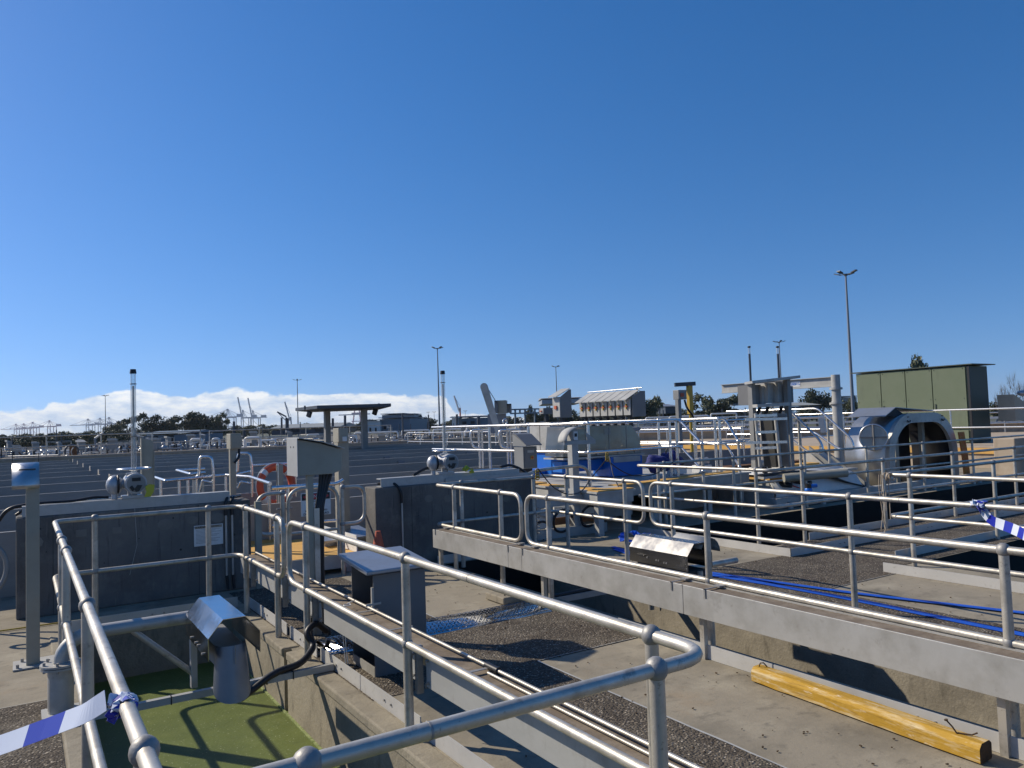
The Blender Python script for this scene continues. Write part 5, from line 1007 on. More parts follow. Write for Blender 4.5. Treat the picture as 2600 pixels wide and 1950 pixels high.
for i,(x,y,h) in enumerate(((10.2,10.4,.95),(10.7,10.25,.55),(12.2,10.2,1.0))):
    t=thing('small_pump',['small white pump with a black motor on the platform by the stair','low white pump box on the platform edge','small white pump behind the ladder rack'][i],'pump',(x,y,.67 if i<2 else .54)); z=.675 if i<2 else .545
    B().box(x-.16,x+.16,y-.1,y+.1,z,z+.14).build('base','white',t,bevel=.006); B().cyl((x-.12,y,z+.21),(x+.14,y,z+.21),.07,n=14).build('motor','dark' if i==0 else 'act',t); B().cyl((x+.05,y,z+.2),(x+.05,y,z+.42),.02,n=8).build('pipe','lgrey',t)
farrail('grey handrail beyond the stair, between stair and crane column',[(13.0,12.6,.55),(19,12.9,.55)],1.6,mt='pipe_bright',h=1.05,r=.024)
farrail('bright handrail crossing behind the panel stand',[(11.8,13.2,.55),(17.5,13.6,.55)],1.5,mt='pipe_bright',h=1.05,r=.024)

t=thing('handrail','low curved pipe rail with a yellow tie in front of the blue unit','railing',at(1400,1250,11)); B().tube(rnd([at(1330,1222,10.6),at(1340,1203,10.7),at(1372,1193,10.9),at(1470,1182,11.6),at(1492,1190,11.7),at(1497,1235,11.7)],.18),.024,8).build('top_rail','pipe',t); B().cyl(at(1350,1200,10.7),at(1353,1262,10.7),.024,n=8).build('post','pipe',t); B().cyl(at(1440,1186,11.4),at(1443,1240,11.4),.024,n=8).build('post','pipe',t)
# ---------------- isolator bank and nearby boxes ----------------
t=thing('isolator_bank','row of seven pale isolator boxes under sloping lids with orange handles','switch box',(11.35,13.8,.7))
X0=11.35; ys=[14.78-(14.78-12.9)*k/7 for k in range(8)]
for k in range(7):
    ya,yb=ys[k]-.02,ys[k+1]+.03
    o=B().box(X0,X0+.03,yb,ya,1.80,2.16).build('isolator','lgrey',t); B().box(X0-.035,X0-.001,(ya+yb)/2-.012,(ya+yb)/2+.012,1.93,2.05).build('handle','ochre',o); B().box(X0-.04,X0-.002,(ya+yb)/2-.05,(ya+yb)/2+.05,1.985,2.005).build('handle_bar','orange',o)
    B().prism([(X0-.13,2.13),(X0+.28,2.345),(X0+.28,2.36),(X0-.13,2.145)],ys[k+1]+.016,ys[k]-.010,'y').build('lid','lgrey',t)
B().box(X0+.035,X0+.42,12.9,14.78,1.76,2.12).build('back_box','hole',t); B().prism([(X0+.03,1.76),(X0+.42,1.76),(X0+.42,2.33),(X0+.28,2.33),(X0+.03,2.2)],12.885,12.897,'y').build('shaded_end_panel','cab',t)  # end panel darker than the fronts, its shade put into the colour
B().tube([(X0+.3,14.8,2.39),(X0+.3,12.85,2.40)],.015,6).build('ridge_pipe','pipe_bright',t)
b=B()
for k in range(7): y=(ys[k]+ys[k+1])/2; b.cyl((X0+.1,y,1.78),(X0+.1,y,1.55),.05,n=8)
parts(b,'cable_gland','dark',t); B().box(X0+.05,X0+.3,12.95,14.75,1.45,1.52).build('support_rail','mast',t); parts(B().box(X0+.1,X0+.2,13.0,13.1,.3,1.45).box(X0+.1,X0+.2,14.6,14.7,.3,1.45),'leg','mast',t)
def isobox(px,y0,y1,w,D,label,mt='lgrey',lid=True,side=True,hand=True,legs=True):
    a=at(px,y1,D); c=at(px,y0,D); h=c.z-a.z; w_=w*D/FPX/.54*.8; t=thing('isolator_cabinet',label,'switch box',(a.x,a.y,a.z))
    B().box(a.x,a.x+.3,a.y-w_/2,a.y+w_/2,a.z,a.z+h*.72).build('enclosure','cab',t); B().box(a.x-.02,a.x-.001,a.y-w_/2+.01,a.y+w_/2-.01,a.z+.02,a.z+h*.7).build('door',mt,t)
    if lid: B().prism([(a.x-.12,a.z+h*.72),(a.x+.25,a.z+h),(a.x+.25,a.z+h+.015),(a.x-.12,a.z+h*.72+.015)],a.y-w_/2-.02,a.y+w_/2+.02,'y').build('lid','lgrey',t); B().prism([(a.x,a.z+h*.72),(a.x+.3,a.z+h*.72),(a.x+.3,a.z+h*.98),(a.x+.25,a.z+h*.98)],a.y-w_/2,a.y-w_/2+.01,'y').build('hood_side','cab',t)
    if hand: B().box(a.x-.05,a.x-.021,a.y-.04,a.y+.04,a.z+h*.3,a.z+h*.42).build('handle','orange',t)
    if legs: B().box(a.x+.1,a.x+.2,a.y-.05,a.y+.05,a.z-.5,a.z).build('stand','dark',t)
isobox(1415,988,1061,22,17,'single isolator box with a sloping lid, left of the row of seven'); isobox(1376,1030,1052,13,22,'small flat isolator box, furthest left of the row of seven',lid=False)
def fbox(x0,x1,y0,y1,D,dep,mt,b=None):   # box seen between photo columns x0..x1, rows y0..y1
    b=b or B(); a=at(x0,y1,D); c=at(x1,y0,D); dr=Vector((c.x-a.x,c.y-a.y,0)); L_=dr.length; ang=math.atan2(dr.y,dr.x); n_=Vector((-math.sin(ang),math.cos(ang),0)); m_=(a+c)/2+n_*dep/2
    b.ob(m_,(L_,dep,abs(c.z-a.z)),ang); return b
def fthing(name,label,cat,px,py,D,group=None): return thing(name,label,cat,at(px,py,D),group)
t=fthing('control_box','tan control panel on a frame beside the leaning blade arm','control panel',1270,1120,18); fbox(1261,1284,1016,1050,18,.5,'beige').build('enclosure','beige',t); fbox(1256,1262,1017,1050,17.9,.4,'cab').build('side','cab',t); fbox(1286,1296,1028,1048,18.4,.3,'cab').build('small_box','cab',t); fbox(1240,1284,1050,1100,18.4,.2,'rust').build('base_machinery','mast',t); fbox(1284,1298,1025,1029,18.3,.4,'cab').build('small_lid','dark',t)
t=fthing('blade_arm','long mottled grey arm with a round tip leaning left, braced by a wire','arm',1277,1135,17); a=at(1278,1138,17); c=at(1229,982,17); dd=(c-a).normalized(); sd=dd.cross(fw).normalized()
b=B(); W0,W1=.055,.085; q=[a-sd*W0,a+sd*W0]+[c+sd*W1*math.cos(k*math.pi/8)+dd*W1*math.sin(k*math.pi/8) for k in range(9)]; fr=Vector((fw.x,fw.y,0)); n=len(q); b.add([v for v in q]+[v+fr*.05 for v in q],[tuple(range(n)),tuple(range(2*n-1,n-1,-1))]+[(i,i+n,(i+1)%n+n,(i+1)%n) for i in range(n)]); b.build('arm','alu',t); B().cyl(at(1238,985,17.1),at(1262,1024,17.9),.008,n=5).build('stay_wire','dark',t); B().torus(at(1282,1072,17.3),.07,.02,(.4,-1,0),16,6).build('winch','pipe_bright',t)
t=fthing('yellow_davit','small yellow post davit with a dark top arm and switch box','crane',1755,1080,24); D=24; a=at(1752,1075,D); c=at(1750,978,D)
B().box(c.x-.08,c.x+.08,c.y-.06,c.y+.06,c.z-.9,c.z).build('mast_head','ochre',t); B().cyl((c.x,c.y,0),(c.x,c.y,c.z-.9),.05,n=10).build('column','ochre',t); B().bar(at(1713,977,D),at(1765,974,D),.16,.12).build('arm','mastdark',t)
t,_=swbox(1733,990,1014,28,22,'grey switch box with an orange rotary handle on a thick post below the yellow davit',mt='greyp',post=(.12,.3),pmt='greyp'); B().box(_.x-.1,_.x+.02,_.y-.04,_.y-.02,_.z-.06,_.z+.05).build('rotary_handle','orange',t); B().tube(rnd([_+Vector((.05,-.02,-.15)),_+Vector((.1,-.05,-.4)),_+Vector((.35,-.05,-.62)),_+Vector((.4,0,-.9))],.15),.03,6).build('cable','dark',t)
# ---------------- light masts ----------------
proto=None
def mast(px,ytop,lab,hz=None,w=1.):
    global proto
    hy=1113.3-.0333*px; D=18.3*FPX/(hy-ytop); p=at(px,hy,D); 
    if proto is None:
        proto=thing('light_mast',lab,'light mast',(0,0,0),'tall light masts round the plant')
        B().cyl((0,0,-3),(0,0,20),.26,.11,n=12).build('pole','mast',proto)
        hd_=B().cyl((0,0,19.9),(0,0,20.15),.25,n=12); hd_.bar((-.9,0,20.1),(.9,0,20.1),.1,.08); hd_.bar((0,-.9,20.1),(0,.9,20.1),.1,.08); hd_.build('head_frame','mastdark',proto)
        for a_ in range(4):
            x,y=math.cos(a_*math.pi/2),math.sin(a_*math.pi/2); B().ob((x*1.25,y*1.25,20.28),(.75,.5,.14),a_*math.pi/2,0,R(-18)).build('floodlight','mastdark',proto)
        proto.location=(p.x,p.y,0); return proto
    o=dup(proto,(p.x,p.y,0),rz=px*.01,label=lab); o['group']='tall light masts round the plant'; return o
for px,yt,lab in ((2166,694,'tallest nearest light mast rising left of the green kiosk'),(268,1005,'light mast just left of the left clear tube'),(757,965,'light mast above the curved lid control box'),(1116,884,'light mast lined up behind the centre clear tube'),(1416,931,'thin light mast above the single isolator box'),(1987,868,'slim light mast above the panel stand on two posts')): mast(px,yt,lab)
for i,(px,yt) in enumerate(((1103,1043),(1182,1041),(1088,1046))): 
    D=430; p=at(px,1075,D); o=dup(proto,(p.x,p.y,-6),label='tiny distant light mast beyond the sheds at the centre'); o['group']='tiny distant masts'; o.scale=(.75,.75,.72)
# clear tubes on distant actuators near the panel stand
for px,yt,lab in ((1902,881,'distant dark stem tube with a clear tip, left of the panel stand'),(1974,881,'distant dark stem tube with a clear tip, right over the panel stand')):
    D=20; a=at(px,yt,D); t=thing('stem_tube',lab,'valve stem',(a.x,a.y,0)); B().cyl((a.x,a.y,0),(a.x,a.y,a.z-.18),.028,n=8).build('tube','mastdark',t); B().cyl((a.x,a.y,a.z-.18),(a.x,a.y,a.z-.02),.03,n=8).build('clear_tip','clear',t); B().ball((a.x,a.y,a.z),.045,sz=.6).build('cap','dark',t)
# ---------------- flat roofed canopy ----------------
t=thing('canopy_shelter','dark flat roofed canopy on two columns with floodlights under its edge','shelter',(13,42,0)); D=38
c1=at(832,1135,D);c2=at(926,1125,D)
roof=[at(750,1047,D-1.5),at(805,1035,D-4.5),at(993,1030,D-4.0),at(958,1042,D+2.5),at(790,1047,D+2.5)]; zt=sum(p.z for p in roof)/5
roof=[Vector((p.x,p.y,zt)) for p in roof]; n=5
b=B(); b.add(roof+[p+Vector((0,0,.14)) for p in roof],[tuple(range(4,-1,-1)),tuple(range(5,10))]+[(i,(i+1)%n,(i+1)%n+n,i+n) for i in range(n)]); b.build('roof','mastdark',t)
for c in (c1,c2): B().box(c.x-.13,c.x+.13,c.y-.13,c.y+.13,0,zt).build('column','greyp',t)
for px,py in ((785,1052),(952,1046)): p=at(px,py,D-3); B().ob(p,(.12,.2,.26),.5,.4).build('floodlight','dark',t)
for px,y0 in ((774,1030),(962,1024)): p=at(px,y0,D-3.5); B().cyl((p.x,p.y,zt),(p.x,p.y,p.z+.0),.04,n=6).build('antenna','mastdark',t)
# ---------------- far plant clutter on the rim ----------------
b=B(); b.box(-80,80,44.4,150,-1.5,-.05); struct(b.build('far_plant_deck','fardeck'))
rs=random.Random(21)
def rp(t_): return t_
GP='far plant pipework'
pipe_specs=[(485,512,1115,6,60),(540,557,1114,6,60),(622,660,1112,9,46),(660,700,1118,5,60),(720,745,1116,6,60),(430,460,1130,5,70),(500,530,1131,6,60),(560,640,1126,4,70),(690,760,1113,4,80),(780,830,1103,4,80),(850,905,1107,5,60),(900,1010,1098,4,60),(1020,1090,1093,4,70),(1100,1190,1090,4,70),(1185,1215,1085,5,50),(1180,1320,1092,5,50),(1310,1420,1079,4,50),(1420,1470,1075,4,50),(1700,1800,1057,5,50),(1640,1700,1060,4,60),(1805,1870,1050,4,60),(60,110,1150,4,60),(30,60,1158,4,60),(100,180,1146,5,70),(210,270,1150,4,60)]
for i,(x0,x1,y,th,D) in enumerate(pipe_specs):
    a=at(x0,y+.0166*(x1-x0),D); c=at(x1,y-.0166*(x1-x0),D); r_=th*D/FPX/2
    t=thing('far_pipe','white horizontal pipe with a down bend among the far pipework','pipe',a,GP); B().tube(rnd([a-Vector((0,0,r_*5)),a,c,c-Vector((0,0,r_*7))],r_*2,4),r_,8).build('pipe','white',t)
# generic clutter: three kinds, copied
def kit_valve():
    t=thing('far_valve','small grey valve with handwheel and stem on the far deck','valve',(0,0,0),'far valves'); B().cyl((0,0,0),(0,0,.8),.09,n=8).build('stem','act',t); B().ball((0,0,.45),.24,8,6).build('body','act',t); B().torus((0,0,.85),.2,.03,(0,0,1),14,5).build('handwheel','pipe_bright',t); B().cyl((-.4,0,.45),(.4,0,.45),.13,n=8).build('flange_pipe','lgrey',t); return t
def kit_box():
    t=thing('far_cabinet','small grey cabinet on a post on the far deck','cabinet',(0,0,0),'far cabinets'); B().box(-.25,.25,-.15,.15,.75,1.4).build('enclosure','greyp',t); B().box(-.05,.05,-.05,.05,0,.75).build('post','mast',t); B().prism([(-.22,1.4),(.25,1.4),(.25,1.55)],-.3,.3,'x').build('hood','lgrey',t); return t
def kit_rail():
    t=thing('far_rail_panel','short handrail panel among the far pipework','railing',(0,0,0),'far railing panels'); B().cyl((-1.4,0,1.05),(1.4,0,1.05),.03,n=6).build('top_rail','pipe',t); B().cyl((-1.4,0,.55),(1.4,0,.55),.025,n=6).build('mid_rail','pipe',t)
    for x in (-1.35,0,1.35): B().cyl((x,0,0),(x,0,1.05),.03,n=5).build('post','pipe',t)
    return t
def kit_post():
    t=thing('far_post','dark steel post on the far deck','post',(0,0,0),'far posts'); B().cyl((0,0,0),(0,0,2.4),.06,n=6).build('pole','mastdark',t); return t
def kit_rack():
    t=thing('far_pipe_rack','low cluttered rack of dark pipes and brackets on the far deck','pipe rack',(0,0,0),'far pipe racks'); b=B()
    for k in range(4): b.cyl((-1.8,.12*k,.25+.14*k),(1.8,.12*k,.25+.14*k),.05,n=6)
    parts(b,'pipe','mast',t)
    for x in (-1.5,.1,1.6): B().bar((x,.2,0),(x,.2,.95),.08).build('upright','hole',t)
    B().bar((-1.2,-.1,.1),(-.5,.3,.9),.07).build('brace','lgrey',t); B().bar((.6,-.1,.1),(1.1,.3,.9),.07).build('brace','rust',t); return t
kits=[(kit_valve(),110,(46,95)),(kit_box(),45,(46,90)),(kit_rail(),75,(46,100)),(kit_post(),26,(50,110)),(kit_rack(),85,(46,90))]
for kit,cnt,(da,db) in kits:
    first=True
    for k in range(cnt):
        D=rs.uniform(da,db)**1; px=rs.uniform(-20,2000); p=at(px,1113.3-.0333*px,D*1.0); 
        if p.y<45 : p=at(px,1090,D); 
        if p.y<45.2 and p.x<24: p=Vector((p.x,45.2+rs.uniform(0,10),0))
        if 22.5<p.x<40.5 and 8<p.y<31: continue
        z=-.05 if p.y>44.4 else 0
        sc=rs.uniform(.75,1.15)
        o=kit if first else dup(kit,(p.x,p.y,z),rz=rs.uniform(0,3.14) if kit.name!='far_rail_panel' else rs.choice([0,0,1.57,.4]),scale=sc)
        if first: kit.location=(p.x,p.y,z); first=False
# screen-like wheel at left rim
t=fthing('rotary_screen','dark curved wheel guard on the tank rim, left','machine',182,1150,44); c=at(182,1146,44); B().torus(c,.36,.06,(.35,-1,0),24,8,a0=-.4,a1=3.5).build('guard','mastdark',t); fbox(176,186,1132,1160,44.2,.3,'rust').build('upright','rust',t); B().torus(c+Vector((.3,0,-.05)),.34,.03,(.3,-1,0),20,6,a0=-.6,a1=.9).build('rim','lgrey',t)
t=fthing('inspection_arm','thin white pole slanting up from the far tree line, left','pole',250,1110,60); B().cyl(at(241,1113,60),at(262,1098,60),.07,n=6).build('arm','white',t); B().cyl(at(241,1113,60),at(243,1140,60),.09,n=6).build('post','mast',t)
# rail and deep trusses on the tank walls to the right
def seg(x0,y0,D0,x1,y1,D1): return at(x0,y0,D0),at(x1,y1,D1)
a,c=seg(1500,1118,40,2640,1080,33); dr=(c-a); ln=Vector((dr.x,dr.y,0)); ang=math.atan2(ln.y,ln.x); m_=(a+c)/2
b=B(); b.ob((m_.x,m_.y,.35),(ln.length,.5,1.3),ang); wl=tag(b.build('tank_wall','sandc'),'pale stained round tank wall seen between the stair rails, right','wall')
b=B(); b.ob((m_.x,m_.y-.02,-.18),(ln.length,.7,.35),ang); b.build('rust_band','rust',wl)
t=thing('truss_walkway','long white edged truss walkway above the pale tank wall, right','walkway',(m_.x,m_.y,1)); u=ln.normalized(); nn=Vector((-u.y,u.x,0))
for z,mt in ((1.0,'wallw'),(1.22,'white')): B().bar(Vector((a.x,a.y,z))-nn*.4,Vector((c.x,c.y,z))-nn*.4,.1,.09).build('chord',mt,t)
for z in (1.62,): B().bar(Vector((a.x,a.y,z))-nn*.35,Vector((c.x,c.y,z))-nn*.35,.06,.05).build('chord','pipe_bright',t)
b=B(); K=36
for k in range(K):
    p=Vector((a.x,a.y,0)).lerp(Vector((c.x,c.y,0)),k/K); q=Vector((a.x,a.y,0)).lerp(Vector((c.x,c.y,0)),(k+.5)/K); b.bar(p+Vector((0,0,1.02))-nn*.3,q+Vector((0,0,1.6))-nn*.3,.07); 
    if k%3==0: b.bar(q+Vector((0,0,.2))-nn*.45,q+Vector((0,0,1.6))-nn*.45,.05)
b.build('web','mast',t)
farrail('bright handrail in front of the pale tank wall, right',[Vector((a.x,a.y,.55))-nn*1.8,Vector((c.x,c.y,.55))-nn*1.8],2.4,mt='pipe_bright',h=.9)
# ---------------- buildings ----------------
def shed(label,x0,x1,y0,y1,D,dep,wm,rm,rise=.0,wins=(),name='shed',gable=None):
    t=fthing(name,label,'building',(x0+x1)/2,y1,D); fbox(x0,x1,y0,y1,D,dep,wm).build('wall',wm,t)
    a=at(x0,y0,D);c=at(x1,y0,D); dr=Vector((c.x-a.x,c.y-a.y,0)); L_=dr.length; u=dr.normalized(); n_=Vector((-u.y,u.x,0)); b=B(); h=rise*D/FPX; z0=max(a.z,c.z)
    A=Vector((a.x,a.y,z0))-u*.3-n_*.4; Bq=Vector((c.x,c.y,z0))+u*.3-n_*.4
    if gable=='side': vs=[A,Bq,Bq+n_*(dep+.8),A+n_*(dep+.8),A+n_*(dep/2+.4)+Vector((0,0,h)),Bq+n_*(dep/2+.4)+Vector((0,0,h))]; fs=[(0,1,5,4),(2,3,4,5),(0,4,3),(1,2,5),(0,3,2,1)]
    else: vs=[A,Bq,Bq+n_*(dep+.8),A+n_*(dep+.8)]+[v+Vector((0,0,max(h,.15))) for v in (A,Bq,Bq+n_*(dep+.8),A+n_*(dep+.8))]; fs=[(0,3,2,1),(4,5,6,7),(0,1,5,4),(1,2,6,5),(2,3,7,6),(3,0,4,7)]
    b.add(vs,fs); b.build('roof',rm,t)
    for (wx0,wx1,wy0,wy1) in wins: fbox(wx0,wx1,wy0,wy1,D-.12,.1,'hole').build('window','hole',t)
    return t
shed('low shed with a blue grey sheet roof before the trees, left',352,470,1103,1128,110,14,'bluegrey','bluegrey',7,[(382,400,1107,1120),(420,440,1104,1122)],gable='side')
shed('long low building with a pale olive gabled roof, left of the canopy',690,862,1088,1105,150,16,'mastdark','roofgrey',10,[(740,760,1090,1098),(800,815,1088,1096)],gable='side')
shed('white walled shed with grey side, right of the canopy column',930,965,1068,1100,160,2,'wallw','bluegrey',1,[(938,942,1086,1096),(952,956,1086,1096)])
shed('grey side wing of the white walled shed',965,1040,1062,1098,161,30,'bluegrey','mast',2,[(974,980,1082,1090)])
shed('dark roofed block behind the white walled shed',970,1025,1052,1064,190,20,'mast','mastdark',1)
shed('pale box plant room among the trees at the centre',1023,1052,1052,1072,185,12,'greyp','mast',1)
shed('long grey shed with two yellow hoppers before it',1150,1240,1060,1090,120,14,'bluegrey','mast',1,[(1174,1184,1070,1078),(1195,1205,1069,1076)])
shed('white end wall of the long grey shed',1148,1161,1061,1088,118,1,'wallw','wallw',1)
shed('big hazy grey institutional roof far behind the isolator boxes',1376,1478,1012,1026,420,60,'hazebld','hazebld',5,gable='side',name='large_building')
shed('dark gabled shed roof right of the yellow davit',1690,1720,1032,1050,140,20,'mastdark','mast',8,gable='side')
shed('grey gabled open shed under the davit crane arm',2008,2080,1030,1042,130,16,'mastdark','roofgrey',9,gable='side')
shed('long low pale shed line at the far right of the davit column',2130,2175,1008,1030,260,30,'greyp','mast',2)
shed('small pale tower box over the trees, right of centre',1862,1875,1012,1030,220,6,'mast','mast',1)
t=fthing('footbridge','thin covered footbridge frame on posts, left of the small flat isolator box','bridge',1330,1060,140)
for y in (1039,1049): B().bar(at(1295,y+1,140),at(1370,y-1,140),.3,.25).build('chord','bluegrey',t)
for x in (1295,1308,1320,1333,1346,1358,1370): B().bar(at(x,1040,140),at(x,1080 if x in(1308,1333,1358) else 1049,140),.25).build('post','bluegrey',t)
# jib cranes near the sheds
t=fthing('jib_crane','dark jib crane with a diagonal brace, left of the canopy','crane',727,1100,70); B().bar(at(727,1105,70),at(727,1060,70),.14).build('column','mastdark',t); B().bar(at(727,1058,70),at(704,1046,70),.12).build('jib','mastdark',t); B().bar(at(726,1068,70),at(706,1048,70),.06).build('brace','mastdark',t); B().bar(at(715,1104,70),at(715,1060,70),.14).build('second_column','mastdark',t)
for i,(x,y0,y1,D) in enumerate(((876,1055,1100,80),(845,1062,1100,80),(730,1062,1100,72),(594,1070,1105,80),(1160,1052,1090,90),(1215,1058,1085,60),(620,1090,1112,70))):
    tag(B().cyl(at(x,y0,D),at(x,y1,D),.13,n=6).build('steel_mast','mastdark'),'plain dark steel mast standing among the far sheds','mast','plain dark masts')
# ---------------- port cranes ----------------
def sts(name,label,mt,raised=False):
    t=thing(name,label,'port crane',(0,0,0),'container cranes on the skyline'); w=1.6
    def bars(nm,lst,m_=mt):
        b=B()
        for p,q,ww in lst: b.bar(p,q,ww)
        b.build(nm,m_,t)
    for x in (-12,12):
        for y in (-9,9): bars('leg',[((x,y,0),(x,y,44),2.2)])
    bars('portal_beam',[((-12,-9,18),(12,-9,18),2.),((-12,9,18),(12,9,18),2.),((-12,-9,44),(12,-9,44),2.4),((-12,9,44),(12,9,44),2.4),((12,-9,18),(-12,-9,44),1.),((12,-9,44),(12,9,44),2.),((-12,-9,44),(-12,9,44),2.)])
    bars('apex_frame',[((-12,-9,44),(-10,-2,68),1.5),((-12,9,44),(-10,2,68),1.5),((2,-9,44),(-10,-2,68),1.2),((2,9,44),(-10,2,68),1.2),((-13,0,68.5),(-7,0,68.5),3.)])
    bars('rear_boom',[((-12,-3,46),(36,-3,46),2.6),((-12,3,46),(36,3,46),2.6)])
    bars('machine_house',[((18,0,50),(34,0,50),8)],mt)
    if raised:
        bars('boom',[((-13,0,47),(-25,0,112),3.4)]); bars('stay',[((-10,0,68),(34,0,47),.9),((-10,0,68),(-20,0,88),.8)])
    else:
        bars('boom',[((-12,-3,46),(-78,-3,46),2.4),((-12,3,46),(-78,3,46),2.4)]); bars('stay',[((-10,0,68),(-74,0,47),.9),((-10,0,68),(-40,0,47),.9),((-10,0,68),(34,0,47),.9),((-10,0,68),(14,0,47),.7)])
    return t
pA=sts('container_crane','pink tinged container crane with lowered boom on the left skyline','far_pink'); pB=sts('container_crane','pale grey container crane with lowered boom on the skyline','far_steel'); pC=sts('container_crane','pale grey container crane with its boom raised steeply','far_steel',True)
used=set()
def putcrane(pr,px,yap,lab,flip=0):
    hy=1113.3-.0333*px; D=66*FPX/(hy-yap); p=at(px,hy,D); rz=-YAW+flip
    if pr.name in used: o=dup(pr,(p.x,p.y,-3),rz=rz,label=lab)
    else: used.add(pr.name); o=pr; o.location=(p.x,p.y,-3); o.rotation_euler=(0,0,rz); o['label']=lab
for px,ya,pr,lab in ((46,1075,pA,'pink tinged container crane, first from the left edge'),(66,1074,pA,'pink tinged container crane, second from the left edge'),(89,1070,pA,'pink tinged container crane, third from the left edge'),(132,1066,pA,'pink tinged container crane, fourth from the left edge with a clear machine house'),(230,1062,pB,'grey container crane just left of the left light mast'),(261,1060,pB,'grey container crane right behind the left light mast'),(284,1058,pB,'grey container crane right of the left light mast'),(587,1037,pB,'big grey container crane left of the raised boom ones'),(625,1040,pC,'container crane with the tallest raised boom on the skyline'),(650,1041,pC,'container crane with the second raised boom, rightmost of its cluster')): putcrane(pr,px,ya,lab)
D=1900; t=fthing('gantry_crane','red legged gantry crane glimpsed under the canopy roof','port crane',905,1075,D)
for x0,x1 in ((896,902),(916,911)): B().bar(at(x0,1076,D),at(x1,1030,D),2.5).build('leg','far_pink',t)
B().bar(at(893,1050,D),at(920,1049,D),4).build('crossbeam','far_pink',t); B().bar(at(860,1054,D),at(940,1051,D),2.5).build('boom','far_steel',t); B().bar(at(897,1029,D),at(911,1028,D),3.5).build('apex','far_pink',t); B().bar(at(893,1070,D),at(922,1069,D),2).build('sill','far_pink',t)
def harbour(label,x0,y0,x1,y1,x2,y2,D,col):
    t=fthing('mobile_harbour_crane',label,'port crane',x1,y2,D); B().bar(at(x0,y0,D),at(x1,y1,D),2.2).build('boom','far_steel',t); b=B(); b.bar(at(x1+2,y1-10,D),at(x2,y2,D),2.2); b.build('tower',col,t); b=B(); b.bar(at(x0,y0,D),at(x1+3,y1-12,D),.6); b.build('stay','far_steel',t); fbox(x2-3,x2+4,y2-4,y2,D,5,col).build('cab',col,t)
harbour('slender grey harbour crane with leaning boom, left of the canopy',723,1020,736,1068,740,1085,1500,'mast'); harbour('orange harbour crane with leaning boom, right of the centre clear tube',1153,1005,1166,1045,1169,1062,1400,'orange')
# ---------------- trees ----------------
def crown_proto(seed,mt,n=1500,lobes=9,flat=.75,name='gum_tree',bare=False):
    rs=random.Random(seed); t=thing(name,'tree','tree',(0,0,0)); b=B()
    b.cyl((0,0,-.1),(.02,0,.35),.030,.018,n=7)
    cen=[]
    for k in range(lobes):
        a=rs.uniform(0,6.28); r_=.36*math.sqrt(rs.random()); z=rs.uniform(.40,.84)*(1-.5*r_*r_/.13*.36); c=Vector((r_*math.cos(a),r_*math.sin(a),z if k else .84)); cen.append((c,rs.uniform(.12,.19)))
        b.cyl((.02,0,.30),c-Vector((0,0,.04)),.014,.004,n=5)
        if bare:
            for j in range(7):
                d=Vector((rs.uniform(-1,1),rs.uniform(-1,1),rs.uniform(0,1.2))).normalized()*rs.uniform(.1,.22); b.cyl(c-Vector((0,0,.05)),c+d,.005,.0015,n=4); 
                for q in range(3): b.cyl(c+d*rs.uniform(.3,.9),c+d+Vector((rs.uniform(-.08,.08),rs.uniform(-.08,.08),rs.uniform(0,.1))),.0025,.001,n=3)
    b.build('trunk','bark',t)
    if not bare:
        b=B()
        for k in range(n):
            c,r_=rs.choice(cen); d=Vector((rs.gauss(0,1),rs.gauss(0,1),rs.gauss(0,1)*flat)).normalized()*r_*(rs.random()**.35)*rs.uniform(.8,1.12); p=c+Vector((d.x,d.y,d.z*flat)); s_=rs.uniform(.014,.032)
            u=Vector((rs.uniform(-1,1),rs.uniform(-1,1),rs.uniform(-1,1))).normalized(); v=u.orthogonal().normalized(); w_=u.cross(v); b.add([p+v*s_,p+w_*s_*.8,p-v*s_,p-w_*s_*.8],[(0,1,2,3)])
        b.build('crown',mt,t)
    return t
TP=[crown_proto(1,'leaf',2600,13),crown_proto(2,'leafd',3200,17,.8,'fig_tree'),crown_proto(3,'leaf',2200,11,.65),crown_proto(4,'leafd',2800,15,.9,'fig_tree'),crown_proto(6,'leaf',0,8,name='bare_tree',bare=True)]
tu=set()
def tree(k,px,ytop,w,D,label,drop=2.5,group=None,yb=None):
    hy=1113.3-.0333*px; h=(hy-ytop)*D/FPX+CH+drop; p=at(px,hy,D); sx=w*D/FPX/.78; pr=TP[k]
    if k in tu: o=dup(pr,(p.x,p.y,-drop),rz=px*.37,label=label)
    else: tu.add(k); o=pr; o.location=(p.x,p.y,-drop); o.rotation_euler=(0,0,px*.37); o['label']=label
    o.scale=(sx,sx,h/1.0)
    if group: o['group']=group
    elif 'group' in o: del o['group']
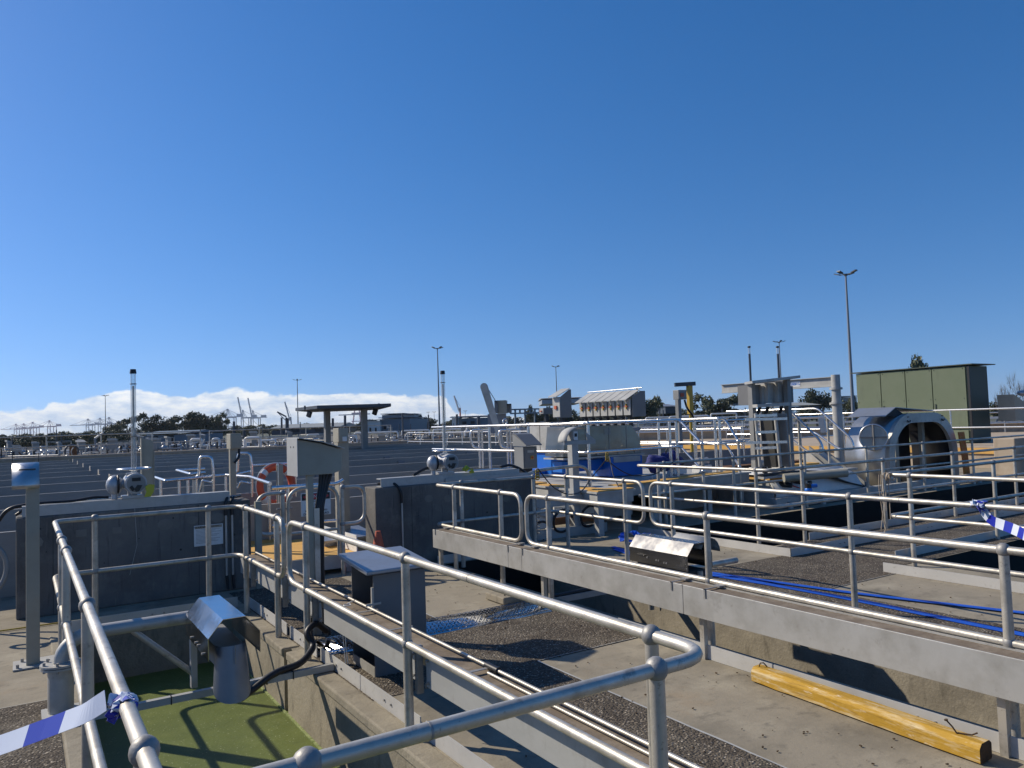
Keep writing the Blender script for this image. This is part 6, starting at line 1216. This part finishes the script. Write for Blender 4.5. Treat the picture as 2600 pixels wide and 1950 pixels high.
named=[(2,318,1050,70,230,'wide dark tree right of the left light mast, tallest of the left trees'),(0,285,1068,40,235,'tree rising just behind the left light mast'),(1,400,1040,75,220,'broad tree top over the blue grey shed roof, left half'),(2,440,1048,60,225,'tree with a lighter crown over the blue grey shed roof'),(3,490,1041,80,230,'dense dark tree at the middle of the left tree clump'),(1,520,1038,85,230,'tallest dark tree of the clump left of the cranes'),(0,555,1040,50,230,'open crowned tree at the right end of the left clump'),(2,622,1076,46,200,'lone small tree in front of the port cranes'),(1,1075,1048,34,190,'rounded olive tree beside the centre tube'),(3,1055,1052,30,190,'dark tree between the plant room and the olive tree'),(1,1010,1062,38,180,'dark tree in front of the white shed wing'),
 (0,1350,1020,36,150,'small tree left of the single isolator box'),(3,1390,1026,54,150,'dark tree behind the small flat isolator box'),(1,1450,1028,60,150,'dark tree behind the gap left of the seven boxes'),(2,1604,980,80,130,'tall gum tree top right of the row of seven boxes'),(0,1645,996,76,130,'broad gum tree right of the row of seven boxes'),(2,1683,1006,60,150,'small rounded tree left of the yellow davit'),(1,1700,1030,60,150,'low dark tree behind the yellow davit'),(0,1802,988,92,140,'broad gum tree right of the yellow davit'),(2,1845,994,76,142,'gum tree with loose crown left of the crane arm end'),(1,1815,1035,110,150,'low dark tree mass below the two gums'),(3,2072,978,74,170,'dark conical tree seen under the crane arm'),(1,2040,1018,60,170,'low dark tree left of the conical tree'),(0,2140,1005,50,180,'olive tree behind the crane column'),(0,2325,880,100,75,'gum tree crown showing above the green kiosk'),(3,2545,1008,70,110,'dark rounded tree right of the kiosk'),(1,2600,1014,60,110,'dark tree at the right edge of the skyline'),(4,2548,955,42,100,'bare leafless tree right of the kiosk'),(4,2592,945,40,100,'bare leafless tree at the right edge'),(0,2165,990,30,120,'olive tree peeping out left of the kiosk')]
for a_ in named: tree(*a_)
rs=random.Random(5)
for i in range(46):
    px=-30+i*7.6+rs.uniform(-3,3); tree(rs.choice([0,1,2,0]),px,1103-.045*px+rs.uniform(-6,4),rs.uniform(40,64),rs.uniform(150,210),'rounded bushy tree in the low tree belt at the left',group='low tree belt at the left')
for i in range(34):
    px=340+i*50+rs.uniform(-20,20); hy=1113.3-.0333*px
    tree(rs.choice([1,3,0]),px,hy-rs.uniform(12,22),rs.uniform(60,95),rs.uniform(260,330),'low dark tree in the distant skyline belt',group='distant skyline trees')

# leaf and grit litter on the slabs
rs=random.Random(31); b=B()
for k in range(420):
    x,y=(rs.uniform(2.2,4.1),rs.uniform(.5,8.2)) if k%3 else (rs.uniform(6.1,7.8),rs.uniform(2,8))
    s_=rs.uniform(.002,.0065); b.ob((x,y,.006+s_*.4),(s_*2.2,s_*1.4,s_*.9),rs.uniform(0,3),rs.uniform(-.4,.4))
tag(b.build('litter','endgrain'),'scattered dark grit and leaf crumbs on the walkways','litter',kind='stuff')
b=B(); b.box(1.722,1.7395,.5,7.9,-.475,-.462); tag(b.build('scum_line','tagweed'),'pale green scum line along the duckweed edge','algae',kind='stuff')

# sea air between the plant and the port
hz=B(); hz.box(-3500,5500,-60,5200,-4.4,130); ho=hz.build('haze',None or MT['dark']); ho.data.materials.clear()
hm=bpy.data.materials.new('thin_haze'); hm.use_nodes=True; ht=hm.node_tree; ht.nodes.clear(); hv=N(ht,'ShaderNodeVolumePrincipled'); hv.inputs['Density'].default_value=.00010; hv.inputs['Color'].default_value=(.80,.88,1,1); hv.inputs['Anisotropy'].default_value=.2
hout=N(ht,'ShaderNodeOutputMaterial'); L(ht,hv.outputs[0],hout.inputs['Volume']); ho.data.materials.append(hm); ho['kind']='stuff'; ho['label']='thin pale sea haze over the plant and port'; ho['category']='haze'
